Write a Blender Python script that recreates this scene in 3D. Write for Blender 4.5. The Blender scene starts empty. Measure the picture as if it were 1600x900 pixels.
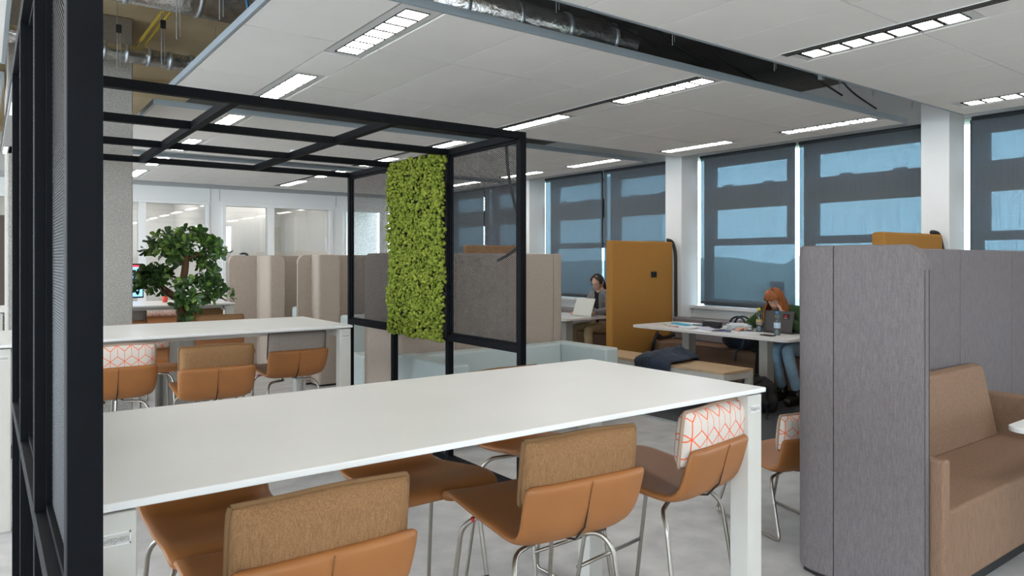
import bpy, bmesh, math, random
import numpy as np
from mathutils import Vector, Matrix, noise
R = math.radians
scene = bpy.context.scene
C = scene.collection
rnd = random.Random(7)

# ------------------------------------------------------------------ camera
cam_d = bpy.data.cameras.new('camera'); cam = bpy.data.objects.new('camera', cam_d); C.objects.link(cam)
cam.location = (0, 0, 1.5); cam.rotation_euler = (R(90), 0, R(-36.44))
cam_d.sensor_width = 36; cam_d.lens = 36 * 1117 / 1600; cam_d.shift_y = -43 / 1600
cam_d.clip_start = 0.05; cam_d.clip_end = 500
scene.camera = cam
# ------------------------------------------------------------------ sky, exposure
w = bpy.data.worlds.new('sky'); scene.world = w; w.use_nodes = True
bg = w.node_tree.nodes['Background']; bg.inputs[0].default_value = (0.76, 0.89, 1.0, 1); bg.inputs[1].default_value = 5.4
scene.view_settings.view_transform = 'Standard'; scene.view_settings.look = 'None'
scene.view_settings.exposure = 0.76; scene.view_settings.gamma = 1.0
LAMP = 14.0          # brightness of the ceiling light cells
scene.cycles.use_denoising = True
scene.cycles.max_bounces = 8; scene.cycles.diffuse_bounces = 5; scene.cycles.transparent_max_bounces = 16
scene.cycles.sample_clamp_indirect = 6.0
scene.cycles.caustics_reflective = False; scene.cycles.caustics_refractive = False

# ------------------------------------------------------------------ materials
def _nt(name):
    m = bpy.data.materials.new(name); m.use_nodes = True
    nt = m.node_tree; return m, nt, nt.nodes['Principled BSDF']
def pbr(name, col, rough=.5, metal=0, var=0, scale=6, bump=0, bscale=60, stretch=(1, 1, 1), col2=None, bstretch=None, spec=.5, dist=.01, detail=4, sheen=0):
    m, nt, b = _nt(name); N = nt.nodes; L = nt.links
    c = (*col, 1); b.inputs['Base Color'].default_value = c
    b.inputs['Roughness'].default_value = rough; b.inputs['Metallic'].default_value = metal
    b.inputs['Specular IOR Level'].default_value = spec
    if sheen: b.inputs['Sheen Weight'].default_value = sheen
    if var or col2 or bump:
        tc = N.new('ShaderNodeTexCoord')
    if var or col2:
        mp = N.new('ShaderNodeMapping'); mp.inputs['Scale'].default_value = stretch; L.new(tc.outputs['Object'], mp.inputs[0])
        nz = N.new('ShaderNodeTexNoise'); nz.inputs['Scale'].default_value = scale; nz.inputs['Detail'].default_value = detail; L.new(mp.outputs[0], nz.inputs[0])
        rp = N.new('ShaderNodeValToRGB'); L.new(nz.outputs[0], rp.inputs[0])
        rp.color_ramp.elements[0].position = .3; rp.color_ramp.elements[1].position = .7
        if col2: a_, b_ = col, col2
        else: a_, b_ = [x * (1 - var) for x in col], [min(1, x * (1 + var)) for x in col]
        rp.color_ramp.elements[0].color = (*a_, 1); rp.color_ramp.elements[1].color = (*b_, 1)
        L.new(rp.outputs[0], b.inputs['Base Color'])
    if bump:
        mp2 = N.new('ShaderNodeMapping'); mp2.inputs['Scale'].default_value = bstretch or (1, 1, 1); L.new(tc.outputs['Object'], mp2.inputs[0])
        n2 = N.new('ShaderNodeTexNoise'); n2.inputs['Scale'].default_value = bscale; n2.inputs['Detail'].default_value = 3; L.new(mp2.outputs[0], n2.inputs[0])
        bp = N.new('ShaderNodeBump'); bp.inputs['Strength'].default_value = bump; bp.inputs['Distance'].default_value = dist
        L.new(n2.outputs[0], bp.inputs['Height']); L.new(bp.outputs[0], b.inputs['Normal'])
    return m
def emit(name, col, s):
    m, nt, b = _nt(name); b.inputs['Base Color'].default_value = (*col, 1)
    b.inputs['Emission Color'].default_value = (*col, 1); b.inputs['Emission Strength'].default_value = s
    return m
def fabric(name, c1, c2, fine=260, bump=.25):
    """woven cloth with fine upright streaks of two yarns"""
    m, nt, b = _nt(name); N = nt.nodes; L = nt.links
    tc = N.new('ShaderNodeTexCoord')
    def nz(sc, st):
        mp = N.new('ShaderNodeMapping'); mp.inputs['Scale'].default_value = st; L.new(tc.outputs['Object'], mp.inputs[0])
        n = N.new('ShaderNodeTexNoise'); n.inputs['Scale'].default_value = sc; n.inputs['Detail'].default_value = 2; L.new(mp.outputs[0], n.inputs[0]); return n
    a = nz(fine, (1, 1, .06)); d = nz(fine * 1.4, (.35, .35, 1.2))
    mx = N.new('ShaderNodeMath'); mx.operation = 'ADD'; L.new(a.outputs[0], mx.inputs[0]); L.new(d.outputs[0], mx.inputs[1])
    rp = N.new('ShaderNodeValToRGB'); rp.color_ramp.elements[0].position = .42; rp.color_ramp.elements[1].position = .58
    hf = N.new('ShaderNodeMath'); hf.operation = 'MULTIPLY'; hf.inputs[1].default_value = .5; L.new(mx.outputs[0], hf.inputs[0]); L.new(hf.outputs[0], rp.inputs[0])
    rp.color_ramp.elements[0].color = (*c1, 1); rp.color_ramp.elements[1].color = (*c2, 1)
    L.new(rp.outputs[0], b.inputs['Base Color'])
    bp = N.new('ShaderNodeBump'); bp.inputs['Strength'].default_value = bump; bp.inputs['Distance'].default_value = .002
    L.new(mx.outputs[0], bp.inputs['Height']); L.new(bp.outputs[0], b.inputs['Normal'])
    b.inputs['Roughness'].default_value = .9; b.inputs['Specular IOR Level'].default_value = .15
    return m
class NX:
    """tiny arithmetic on shader nodes"""
    def __init__(s, nt, o): s.nt, s.o = nt, o
    def _op(s, op, *v):
        n = s.nt.nodes.new('ShaderNodeMath'); n.operation = op
        for i, x in enumerate((s,) + v):
            if isinstance(x, NX): s.nt.links.new(x.o, n.inputs[i])
            else: n.inputs[i].default_value = x
        return NX(s.nt, n.outputs[0])
    def __add__(s, v): return s._op('ADD', v)
    def __sub__(s, v): return s._op('SUBTRACT', v)
    def __mul__(s, v): return s._op('MULTIPLY', v)
    def abs(s): return s._op('ABSOLUTE')
    def mod(s, v): return s._op('FLOORED_MODULO', v)
    def lt(s, v): return s._op('LESS_THAN', v)
    def mx(s, v): return s._op('MAXIMUM', v)
    def mn(s, v): return s._op('MINIMUM', v)
def print_cloth(name):
    """off-white cloth printed with fine orange lines forming stacked cubes"""
    m, nt, b = _nt(name); N = nt.nodes; L = nt.links
    tc = N.new('ShaderNodeTexCoord'); sp = N.new('ShaderNodeSeparateXYZ'); L.new(tc.outputs['Object'], sp.inputs[0])
    S = 1 / .043
    x = NX(nt, sp.outputs[0]) * S + 50.3; y = NX(nt, sp.outputs[2]) * (S * .72) + .35
    H = .8660254
    lines = None
    for r in (0, 1):
        xs = (x + H * r).mod(2 * H)                     # 0..2H, cell centre at 0 / 2H
        ax = xs.mn((xs * -1) + 2 * H)                   # distance to the nearest centre 0..H
        tri = ax * (.5 / H)
        ys = (y - 1.5 * r).mod(3.0)                     # rows repeat every 3
        wd = .042
        za = ((ys - tri).abs()).lt(wd)
        zb = ((ys - 1 + tri).abs()).lt(wd)
        vx = ax.lt(wd * .8); vy = (ys - 2.0); v1 = vx * NX(nt, (vy.o)).lt(1.0) * ((vy * -1).lt(0.0))
        hx = ((ax - H).abs()).lt(wd * .8); h1 = hx * ((ys - 3).abs().mn(ys)).lt(.5)
        q = za.mx(zb).mx(v1).mx(h1)
        lines = q if lines is None else lines.mx(q)
    mix = N.new('ShaderNodeMix'); mix.data_type = 'RGBA'; L.new(lines.o, mix.inputs[0])
    mix.inputs[6].default_value = (.62, .56, .50, 1); mix.inputs[7].default_value = (.80, .13, .04, 1)
    L.new(mix.outputs[2], b.inputs['Base Color']); b.inputs['Roughness'].default_value = .85; b.inputs['Specular IOR Level'].default_value = .2
    return m
def blind_mat(name):
    """dark sun-screen cloth: a thin weave that lets part of the daylight straight through"""
    m, nt, b = _nt(name); N = nt.nodes; L = nt.links
    tc = N.new('ShaderNodeTexCoord')
    def nz(sc, st, det=2):
        mp = N.new('ShaderNodeMapping'); mp.inputs['Scale'].default_value = st; L.new(tc.outputs['Object'], mp.inputs[0])
        n = N.new('ShaderNodeTexNoise'); n.inputs['Scale'].default_value = sc; n.inputs['Detail'].default_value = det; L.new(mp.outputs[0], n.inputs[0]); return NX(nt, n.outputs[0])
    f = nz(90, (1, 1, .03)) * .5 + nz(70, (1, .5, 1)) * .5
    f = ((f - .5) * .30 + .23)
    tr = N.new('ShaderNodeBsdfTransparent'); tr.inputs[0].default_value = (.74, .93, 1, 1)
    df = N.new('ShaderNodeBsdfDiffuse'); df.inputs[0].default_value = (.135, .147, .157, 1)
    tl = N.new('ShaderNodeBsdfTranslucent'); tl.inputs[0].default_value = (.02, .03, .04, 1)
    ad = N.new('ShaderNodeAddShader'); L.new(df.outputs[0], ad.inputs[0]); L.new(tl.outputs[0], ad.inputs[1])
    mx = N.new('ShaderNodeMixShader'); L.new(f.o, mx.inputs[0]); L.new(ad.outputs[0], mx.inputs[1]); L.new(tr.outputs[0], mx.inputs[2])
    L.new(mx.outputs[0], N['Material Output'].inputs[0]); return m
def glass_mat(name, tint=(.9, .97, 1), refl=.08):
    m, nt, b = _nt(name); N = nt.nodes; L = nt.links
    tr = N.new('ShaderNodeBsdfTransparent'); tr.inputs[0].default_value = (*tint, 1)
    gl = N.new('ShaderNodeBsdfGlossy'); gl.inputs['Roughness'].default_value = .02
    fr = N.new('ShaderNodeFresnel'); fr.inputs[0].default_value = 1.5
    f = NX(nt, fr.outputs[0]) * .7 + refl
    mx = N.new('ShaderNodeMixShader'); L.new(f.o, mx.inputs[0]); L.new(tr.outputs[0], mx.inputs[1]); L.new(gl.outputs[0], mx.inputs[2])
    L.new(mx.outputs[0], N['Material Output'].inputs[0]); return m

M = dict(
    white=pbr('white_laminate', (.72, .71, .69), .38, var=.02, scale=3),
    whitemetal=pbr('white_coated_steel', (.54, .52, .475), .4, var=.03, scale=8),
    black=pbr('black_steel', (.003, .0035, .005), .6, var=.15, scale=20, spec=.10),
    mesh=pbr('black_expanded_metal', (.010, .010, .012), .5, spec=.3),
    leather=pbr('tan_leather', (.31, .118, .031), .5, var=.08, scale=5, bump=.12, bscale=420, dist=.002),
    dark=pbr('dark_seam', (.02, .012, .008), .8),
    seam=pbr('leather_seam', (.20, .075, .02), .7),
    chrome=pbr('brushed_steel', (.36, .33, .29), .36, 1, var=.05, scale=30),
    red=pbr('red_plastic', (.55, .02, .02), .4),
    brown=fabric('brown_wool', (.20, .105, .046), (.285, .160, .078), 520),
    taupe=fabric('taupe_wool', (.22, .185, .16), (.30, .255, .225), 520),
    pipe_brown=pbr('brown_piping', (.17, .09, .035), .85),
    pipe_dark=pbr('dark_piping', (.08, .055, .045), .85),
    pipe_tan=pbr('tan_piping', (.36, .24, .17), .85),
    print=print_cloth('printed_cloth'),
    panel=fabric('grey_mauve_weave', (.142, .126, .128), (.200, .178, .178), 420),
    beige=fabric('beige_weave', (.39, .32, .265), (.48, .405, .34), 420),
    orange=pbr('ochre_cloth', (.43, .205, .050), .85, var=.05, scale=40, bump=.2, bscale=500, dist=.001, spec=.15),
    sofa=fabric('brown_sofa_weave', (.215, .132, .088), (.285, .180, .122), 300, .2),
    pale=pbr('pale_grey_leather', (.47, .53, .52), .5, var=.04, scale=4),
    greybench=fabric('grey_bench_weave', (.20, .18, .19), (.28, .255, .265)),
    wood=pbr('pale_oak', (.52, .36, .21), .5, var=.10, scale=9, stretch=(6, 1, 1)),
    plinth=pbr('black_plinth', (.01, .01, .01), .7),
    tile=pbr('ceiling_tile_white', (.90, .865, .825), .9, var=.015, scale=3, spec=.1),
    slabgrey=pbr('shaded_concrete', (.13, .125, .115), .95, col2=(.20, .19, .175), scale=2, bump=.3, bscale=12, dist=.02),  # same slab concrete, with the shade of the gaps put into the colour
    alu=pbr('anodised_profile', (.34, .385, .415), .45, .3),
    galv=pbr('galvanised_metal', (.45, .48, .50), .35, .8, var=.2, scale=12),
    duct=pbr('foil_duct', (.62, .61, .60), .26, .95, var=.25, scale=14, bump=.5, bscale=25, dist=.02),
    cell=emit('light_cell', (1.0, .965, .91), LAMP),
    lamp=pbr('lamp_housing', (.70, .70, .69), .5),
    slot=pbr('slot_black', (.008, .008, .008), .7),
    slab=pbr('lit_concrete_slab', (.58, .46, .28), .95, col2=(.80, .68, .47), scale=1.6, stretch=(1, .35, 1), bump=.3, bscale=12, dist=.02, detail=8),  # lit part of the slab: brightness of the light put into the colour
    conc=pbr('bush_hammered_concrete', (.27, .25, .225), .95, col2=(.40, .375, .345), scale=110, bump=.7, bscale=110, dist=.012, detail=3),
    floor=pbr('grey_screed_floor', (.36, .35, .345), .45, col2=(.53, .515, .505), scale=5.5, bump=.05, bscale=40, detail=14),
    carpet=pbr('dark_grey_carpet', (.055, .06, .066), .95, var=.25, scale=150),
    wall=pbr('white_wall', (.80, .80, .79), .8, var=.01, scale=2),
    wallgrey=pbr('grey_trim', (.42, .42, .41), .6),
    winframe=pbr('anthracite_window_frame', (.035, .042, .05), .5),
    blind=blind_mat('sunscreen_cloth'),
    glass=glass_mat('clear_glass', refl=.0), glass2=glass_mat('partition_glass', (.97, .98, .98), .06),
    sill=pbr('white_sill', (.66, .67, .67), .5),
    yellow=pbr('yellow_conduit', (.62, .45, .05), .5),
    cable=pbr('black_cable', (.01, .01, .011), .55),
    skin=pbr('skin', (.60, .36, .27), .55, var=.06, scale=30),
)

# ------------------------------------------------------------------ geometry helpers
class MB:
    """collects shapes; build() links them as one mesh object"""
    def __init__(s): s.v = []; s.f = []; s.m = []; s.cur = 0
    def add(s, vs, fs):
        o = len(s.v); s.v += [tuple(p) for p in vs]; s.f += [tuple(i + o for i in f) for f in fs]; s.m += [s.cur] * len(fs); return s
    def box(s, x0, x1, y0, y1, z0, z1):
        vs = [(x, y, z) for z in (z0, z1) for y in (y0, y1) for x in (x0, x1)]
        return s.add(vs, [(0, 2, 3, 1), (4, 5, 7, 6), (0, 1, 5, 4), (2, 6, 7, 3), (0, 4, 6, 2), (1, 3, 7, 5)])
    def cbox(s, c, size, rot=None):
        hx, hy, hz = [q / 2 for q in size]
        vs = [Vector((x, y, z)) for z in (-hz, hz) for y in (-hy, hy) for x in (-hx, hx)]
        if rot is not None: vs = [rot @ v for v in vs]
        vs = [v + Vector(c) for v in vs]
        return s.add(vs, [(0, 2, 3, 1), (4, 5, 7, 6), (0, 1, 5, 4), (2, 6, 7, 3), (0, 4, 6, 2), (1, 3, 7, 5)])
    def tube(s, pts, r, n=8, caps=True):
        pts = [Vector(p) for p in pts]; rs = r if isinstance(r, (list, tuple)) else [r] * len(pts)
        rings = []; up = None
        for i, p in enumerate(pts):
            a = pts[max(0, i - 1)]; b = pts[min(len(pts) - 1, i + 1)]
            t = (b - a)
            t = t.normalized() if t.length > 1e-9 else Vector((0, 0, 1))
            if up is None:
                up = Vector((0, 0, 1)) if abs(t.z) < .9 else Vector((1, 0, 0))
            x = up - t * up.dot(t)
            if x.length < 1e-6: x = t.orthogonal()
            x.normalize(); y = t.cross(x); up = x
            rings.append([p + (x * math.cos(2 * math.pi * k / n) + y * math.sin(2 * math.pi * k / n)) * rs[i] for k in range(n)])
        vs = [q for ring in rings for q in ring]; fs = []
        for i in range(len(pts) - 1):
            for k in range(n):
                k2 = (k + 1) % n; fs.append((i * n + k, i * n + k2, (i + 1) * n + k2, (i + 1) * n + k))
        if caps: fs.append(tuple(range(n - 1, -1, -1))); fs.append(tuple((len(pts) - 1) * n + k for k in range(n)))
        return s.add(vs, fs)
    def lathe(s, prof, n=16, c=(0, 0, 0)):
        vs = []; fs = []
        for (r, z) in prof:
            for k in range(n):
                a = 2 * math.pi * k / n; vs.append((c[0] + r * math.cos(a), c[1] + r * math.sin(a), c[2] + z))
        for i in range(len(prof) - 1):
            for k in range(n):
                k2 = (k + 1) % n; fs.append((i * n + k, i * n + k2, (i + 1) * n + k2, (i + 1) * n + k))
        fs.append(tuple(range(n - 1, -1, -1))); fs.append(tuple((len(prof) - 1) * n + k for k in range(n)))
        return s.add(vs, fs)
    def prism(s, poly, z0, z1):
        n = len(poly); vs = [(x, y, z0) for x, y in poly] + [(x, y, z1) for x, y in poly]
        fs = [tuple(range(n - 1, -1, -1)), tuple(range(n, 2 * n))] + [(i, (i + 1) % n, n + (i + 1) % n, n + i) for i in range(n)]
        return s.add(vs, fs)
    def build(s, name, mat, parent=None, smooth=False, bevel=0, seg=2, loc=None, subsurf=0):
        me = bpy.data.meshes.new(name); me.from_pydata(s.v, [], s.f); me.update()
        return link(name, me, mat, parent, smooth, bevel, seg, loc, subsurf, s.m)
def link(name, me, mat, parent=None, smooth=False, bevel=0, seg=2, loc=None, subsurf=0, mids=None):
    mats = mat if isinstance(mat, (list, tuple)) else [mat]
    for q in mats: me.materials.append(M[q] if isinstance(q, str) else q)
    if mids and len(mats) > 1: me.polygons.foreach_set('material_index', mids)
    if smooth: me.polygons.foreach_set('use_smooth', [True] * len(me.polygons))
    o = bpy.data.objects.new(name, me); C.objects.link(o)
    if parent is not None: o.parent = parent
    if loc: o.location = loc
    if bevel:
        b = o.modifiers.new('bevel', 'BEVEL'); b.width = bevel; b.segments = seg; b.limit_method = 'ANGLE'; b.angle_limit = R(40)
        me.polygons.foreach_set('use_smooth', [True] * len(me.polygons)); 
        wn = o.modifiers.new('normals', 'WEIGHTED_NORMAL'); wn.keep_sharp = True
    if subsurf:
        sb = o.modifiers.new('subdivision', 'SUBSURF'); sb.levels = subsurf; sb.render_levels = subsurf
    return o
def tag(o, label, cat, group=None, kind=None):
    o['label'] = label; o['category'] = cat
    if group: o['group'] = group
    if kind: o['kind'] = kind
    return o
def thing(name, label, cat, loc=(0, 0, 0), rz=0, group=None):
    o = bpy.data.objects.new(name, None); C.objects.link(o); o.location = loc; o.rotation_euler = (0, 0, rz)
    o.empty_display_size = .1
    return tag(o, label, cat, group)
def struct(o): o['kind'] = 'structure'; return o
def kids(o): return [c for c in bpy.data.objects if c.parent == o]
_children = {}
def dup(root, loc, rz, label, group=None):
    if root.name not in _children: _children[root.name] = [(c, kids(c)) for c in kids(root)]
    r = root.copy(); C.objects.link(r); r.location = loc; r.rotation_euler = (0, 0, rz); r['label'] = label
    if group: r['group'] = group
    for c, gs in _children[root.name]:
        k = c.copy(); C.objects.link(k); k.parent = r
        for g in gs:
            d = g.copy(); C.objects.link(d); d.parent = k
    return r
def fillet(pts, rad, n=6):
    """round the inner corners of an open polyline (2-D or 3-D)"""
    pts = [Vector(p) for p in pts]; out = [pts[0]]
    for i in range(1, len(pts) - 1):
        a, p, b = pts[i - 1], pts[i], pts[i + 1]
        u = (a - p); v = (b - p); r = min(rad, u.length * .49, v.length * .49); u.normalize(); v.normalize()
        for k in range(n + 1):
            t = k / n; out.append((p + u * r) * (1 - t) ** 2 + p * 2 * t * (1 - t) + (p + v * r) * t ** 2)
    out.append(pts[-1]); return out
def rbox(name, mat, x0, x1, y0, y1, z0, z1, bev, parent=None, seg=3):
    return MB().box(x0, x1, y0, y1, z0, z1).build(name, mat, parent, bevel=bev, seg=seg)
def rrect(x0, x1, y0, y1, r, n=6):
    out = []
    for cx, cy, a0 in ((x1 - r, y1 - r, 0), (x0 + r, y1 - r, 90), (x0 + r, y0 + r, 180), (x1 - r, y0 + r, 270)):
        for k in range(n + 1):
            a = R(a0 + 90 * k / n); out.append((cx + r * math.cos(a), cy + r * math.sin(a)))
    return out
def text_mesh(name, body, size, depth, mat, parent, mtx):
    cu = bpy.data.curves.new(name, 'FONT'); cu.body = body; cu.size = size; cu.extrude = depth; cu.align_x = 'CENTER'; cu.align_y = 'CENTER'; cu.resolution_u = 2
    t = bpy.data.objects.new(name, cu); C.objects.link(t); bpy.context.view_layer.update()
    me = bpy.data.meshes.new_from_object(t.evaluated_get(bpy.context.evaluated_depsgraph_get()))
    bpy.data.objects.remove(t); bpy.data.curves.remove(cu); me.transform(mtx); me.name = name
    return link(name, me, mat, parent)

# ------------------------------------------------------------------ the room
XW, YB, ZS, ZC = 7.80, 13.65, 3.50, 2.85      # window wall, back wall, slab, ceiling rafts
struct(MB().box(-6, 8.2, -5, 17, -.2, 0).build('floor', 'floor'))
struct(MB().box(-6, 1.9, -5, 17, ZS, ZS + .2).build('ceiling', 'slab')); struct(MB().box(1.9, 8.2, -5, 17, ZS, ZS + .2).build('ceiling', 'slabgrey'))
wl_ = MB().box(-6.2, -6, -5, 17, 0, .5).box(-6.2, -6, -5, 17, 3.1, ZS)      # unseen openings added on the two sides behind the camera for sky fill
for y in (-4.9, -1.7, 1.6, 4.9, 8.2, 11.5, 14.8, 16.9): wl_.box(-6.2, -6, y - .1, y + .1, .5, 3.1)
struct(wl_.build('wall_left', 'wall'))
wf_ = MB().box(-6.2, 8.2, -5.2, -5, 0, 1.7).box(-6.2, 8.2, -5.2, -5, 3.1, ZS)
for x in (-6.1, -2.8, .5, 3.8, 7.1, 8.1): wf_.box(x - .1, x + .1, -5.2, -5, 1.7, 3.1)
wf_.box(1.5, 8.2, -5.2, -5, 1.6, 3.2)  # closes the added openings on this half to cut the fill
struct(wf_.build('wall_front', 'wall'))
mb = MB().box(XW, 8.15, -5, 17, 0, .90).box(XW, 8.15, -5, 17, 2.90, ZS)
wr = struct(mb.build('wall_right', 'wall'))
# concrete ribs under the slab
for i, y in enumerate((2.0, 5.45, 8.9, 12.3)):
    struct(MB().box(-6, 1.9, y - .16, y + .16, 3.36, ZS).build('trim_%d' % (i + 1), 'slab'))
# carpet by the window seats
struct(rbox('carpet', 'carpet', 5.15, 7.80, 3.5, 13.0, 0.0, .008, .002))
struct(rbox('trim_carpet_edge', 'alu', 5.12, 5.15, 3.5, 13.0, 0, .010, .002))
# white columns in the window wall
COLY = [(-.50, -.24), (3.03, 3.29), (6.31, 6.59), (9.61, 9.87), (12.90, 13.16)]
for a, b in COLY:
    o = struct(rbox('column', 'wall', 7.46, XW, a, b, 0, ZS, .006))
# the big rough concrete pillar
struct(rbox('column', 'conc', .14, .99, 6.62, 7.5, 0, ZS, .012))
struct(MB().box(.125, 1.005, 6.605, 7.515, 0, .10).build('baseboard_pillar', 'plinth'))
# window bays: frames, glass, sill, radiator casing
bays = [(COLY[i][1], COLY[i + 1][0]) for i in range(4)]
handle = None
for i, (a, b) in enumerate(bays):
    wn = struct(thing('window_%d' % (i + 1), '', '')); del wn['label'], wn['category']
    mid = (a + b) / 2
    fr = MB()
    X0, X1 = 7.93, 8.02
    for y0, y1 in ((a, a + .10), (mid - .07, mid + .03), (b - .10, b)): fr.box(X0, X1, y0, y1, .9, 2.9)
    for z0, z1 in ((.90, .98), (1.70, 1.79), (2.18, 2.48), (2.76, 2.90)):
        fr.box(X0 + .002, X1 - .002, a, mid + .03, z0, z1).box(X0 + .002, X1 - .002, mid + .20, b, z0, z1)
    for y0, y1 in ((a + .10, a + .16), (mid - .13, mid - .07), (mid + .20, mid + .26), (b - .16, b - .10)):
        fr.box(X0 + .004, X1 - .004, y0, y1, 1.75, 2.8)
    fr.build('window_frame', 'winframe', wn)
    hd = MB()
    for y in (mid + .5, mid + 1.1, mid - .5, mid - 1.1): hd.box(X0 - .03, X0, y - .07, y + .07, 2.46, 2.50)
    hd.build('handle', 'galv', wn)
    for (y0, y1) in ((a + .05, mid - .05), (mid + .05, b - .05)):
        for (z0, z1) in ((.93, 1.75), (1.75, 2.3), (2.3, 2.83)):
            MB().box(7.965, 7.975, y0, y1, z0, z1).build('glass_pane', 'glass', wn)
    MB().box(7.62, 7.93, a, b, .86, .90).build('window_sill', 'sill', wn, bevel=.004)
    MB().box(7.70, 7.80, a, b, .0, .862).box(7.66, 7.70, a, b, .74, .80).box(7.67, 7.70, a, b, .0, .72).build('sill_casing', 'sill', wn, bevel=.003)
# roller blinds, two to a bay
bay_names = ['at the right edge of view', 'behind the red-haired woman', 'behind the woman in the grey jacket', 'seen through the mesh, furthest along']
n = 0
for i, (a, b) in enumerate(bays):
    mid = (a + b) / 2
    for j, (y0, y1) in enumerate(((a + .05, mid - .025), (mid + .03, b - .09))):
        t = thing('roller_blind', 'dark blue-grey roller blind, %s half of the window %s' % (('right', 'left')[j], bay_names[i]), 'blind', (7.745, (y0 + y1) / 2, 2.88), 0, 'roller blinds in the window bays')
        h = (y1 - y0) / 2
        MB().tube([(0, -h, 0), (0, h, 0)], .022, 10).build('roller', 'winframe', t, True)
        MB().box(-.002, .002, -h, h, -1.93, 0).build('blind_cloth', 'blind', t)
        MB().box(-.007, .007, -h, h, -1.96, -1.925).build('bottom_bar', 'winframe', t, bevel=.003)
# outside: lawn and hedge mounds
struct(MB().box(9, 260, -120, 200, -3.7, -3.5).build('lawn', pbr('lawn_green', (.05, .09, .04), .95, var=.4, scale=.3)))
V_ = Vector
mhedge = pbr('hazy_hedge_green', (.26, .31, .30), .95, var=.3, scale=.6)  # paled towards the sky: distance haze is mixed into the colour
vs = []; fs = []; ny, na = 150, 9
for i in range(ny + 1):
    y = -70 + 300 * i / ny
    hh = 5.6 + 2.2 * noise.noise(V_((y * .03, 0, 1))) + 1.3 * noise.noise(V_((y * .11, 2, 0))) + .7 * noise.noise(V_((y * .4, 5, 0)))
    for k in range(na + 1):
        an = math.pi * k / na; j = 1 + .12 * noise.noise(V_((y * .5, k * .8, 3)))
        vs.append((76 - 7 * math.cos(an) * j, y, -3.5 + max(0, hh * math.sin(an) * j)))
for i in range(ny):
    for k in range(na): q = i * (na + 1) + k; fs.append((q, q + na + 1, q + na + 2, q + 1))
tl = MB().add(vs, fs).build('tree_belt', mhedge, None, True); tag(tl, 'belt of trees far beyond the lawn, seen dimly through the blinds', 'trees', kind='stuff')
# glazed back wall with rooms behind
bw = MB()
offices = []
ops = [(-1.7, 1.18), (1.25, 2.75), (2.95, 5.05), (5.35, 7.4)]
def backx(px):  # x on the back wall under a column of the picture
    u = (px - 800) / 1117; return YB * (.594 + .8045 * u) / (.8045 - .593 * u)
ops = [(-2.0, .55), (backx(170), backx(327)), (backx(347), backx(519)), (backx(536), backx(690))]
ZH = 2.56
xs = [-6] + [q for p in ops for q in p] + [8.2]
for k in range(0, len(xs), 2): bw.box(xs[k], xs[k + 1], YB, YB + .12, 0, ZS)
for a, b in ops: bw.box(a, b, YB, YB + .12, ZH, ZS); 
struct(bw.build('wall_back', 'wall'))
struct(MB().box(-6, 7.8, YB - .10, YB, 2.80, 2.87).build('trim_back', 'wallgrey'))
jn = MB()
for px in (329, 343, 525): 
    x = backx(px); jn.box(x - .006, x + .006, YB - .003, YB, ZH + .02, 2.80)
struct(jn.build('trim_joints', 'wallgrey'))
for i, (a, b) in enumerate(ops):
    t = struct(thing('window_%d' % (i + 5), '', '')); del t['label'], t['category']
    f = MB().box(a, a + .06, YB - .03, YB + .13, 0, ZH - .061).box(b - .06, b, YB - .03, YB + .13, 0, ZH - .061).box(a, b, YB - .03, YB + .13, ZH - .06, ZH)
    m_ = {1: backx(222), 2: backx(423), 3: backx(601)}.get(i)
    if m_: f.box(m_ - .06, m_ + .06, YB - .028, YB + .128, 0, ZH - .061)
    f.build('window_frame', 'wall', t, bevel=.004)
    for p, q in (((a, m_), (m_, b)) if m_ else ((a, b),)): MB().box(p, q, YB + .05, YB + .06, 0, ZH).build('glass_pane', 'glass2', t)
struct(MB().box(-6, 8.2, 17, 17.2, 0, ZS).build('wall_far', 'wall'))
for i, x in enumerate((-2.6, backx(336), backx(528))): struct(MB().box(x - .05, x + .05, YB + .12, 17, 0, ZS).build('wall_office_%d' % (i + 1), 'wall'))
struct(MB().box(-6, 7.8, YB + .13, 17, 2.86, 2.9).build('ceiling_offices', 'tile'))
struct(MB().box(backx(384), backx(384) + .9, 15.2, 15.3, 0, 2.8).build('wall_office_4', 'wall'))
for x, y in ((-1.0, 14.4), (.5, 15.6), (1.9, 14.5), (2.6, 16.0), (4.0, 14.5), (4.8, 16.0), (6.6, 14.6), (.6, 14.4), (2.0, 15.9), (3.3, 15.2), (4.7, 14.6), (5.8, 15.8)):  # ceiling lights added to brighten the rooms behind the glass
    offices.append((x, y))
offices.sort()
# whiteboard inside the second office
t = thing('whiteboard', 'whiteboard with faint handwriting seen through the office glass', 'whiteboard', (backx(476) + .45, 16.97, 1.75))
MB().box(-.8, .8, -.02, 0, -.55, .55).build('board', pbr('board_white', (.7, .7, .64), .3), t)
wl = MB(); r2 = random.Random(3)
for k in range(9):
    z = .4 - .1 * k; x = -.7 + r2.random() * .1
    pts = [(x + q * .03, -.022, z + .016 * math.sin(q * 2.1 + k)) for q in range(8 + r2.randrange(10))]
    wl.tube(pts, .003, 4)
wl.build('handwriting', 'wallgrey', t)
# dark door leaf behind the pillar at the far left
d = struct(MB().box(-.02, .27, YB - .10, YB - .03, 0, 2.2).build('door_1', pbr('dark_door', (.07, .05, .04), .5)))

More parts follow.
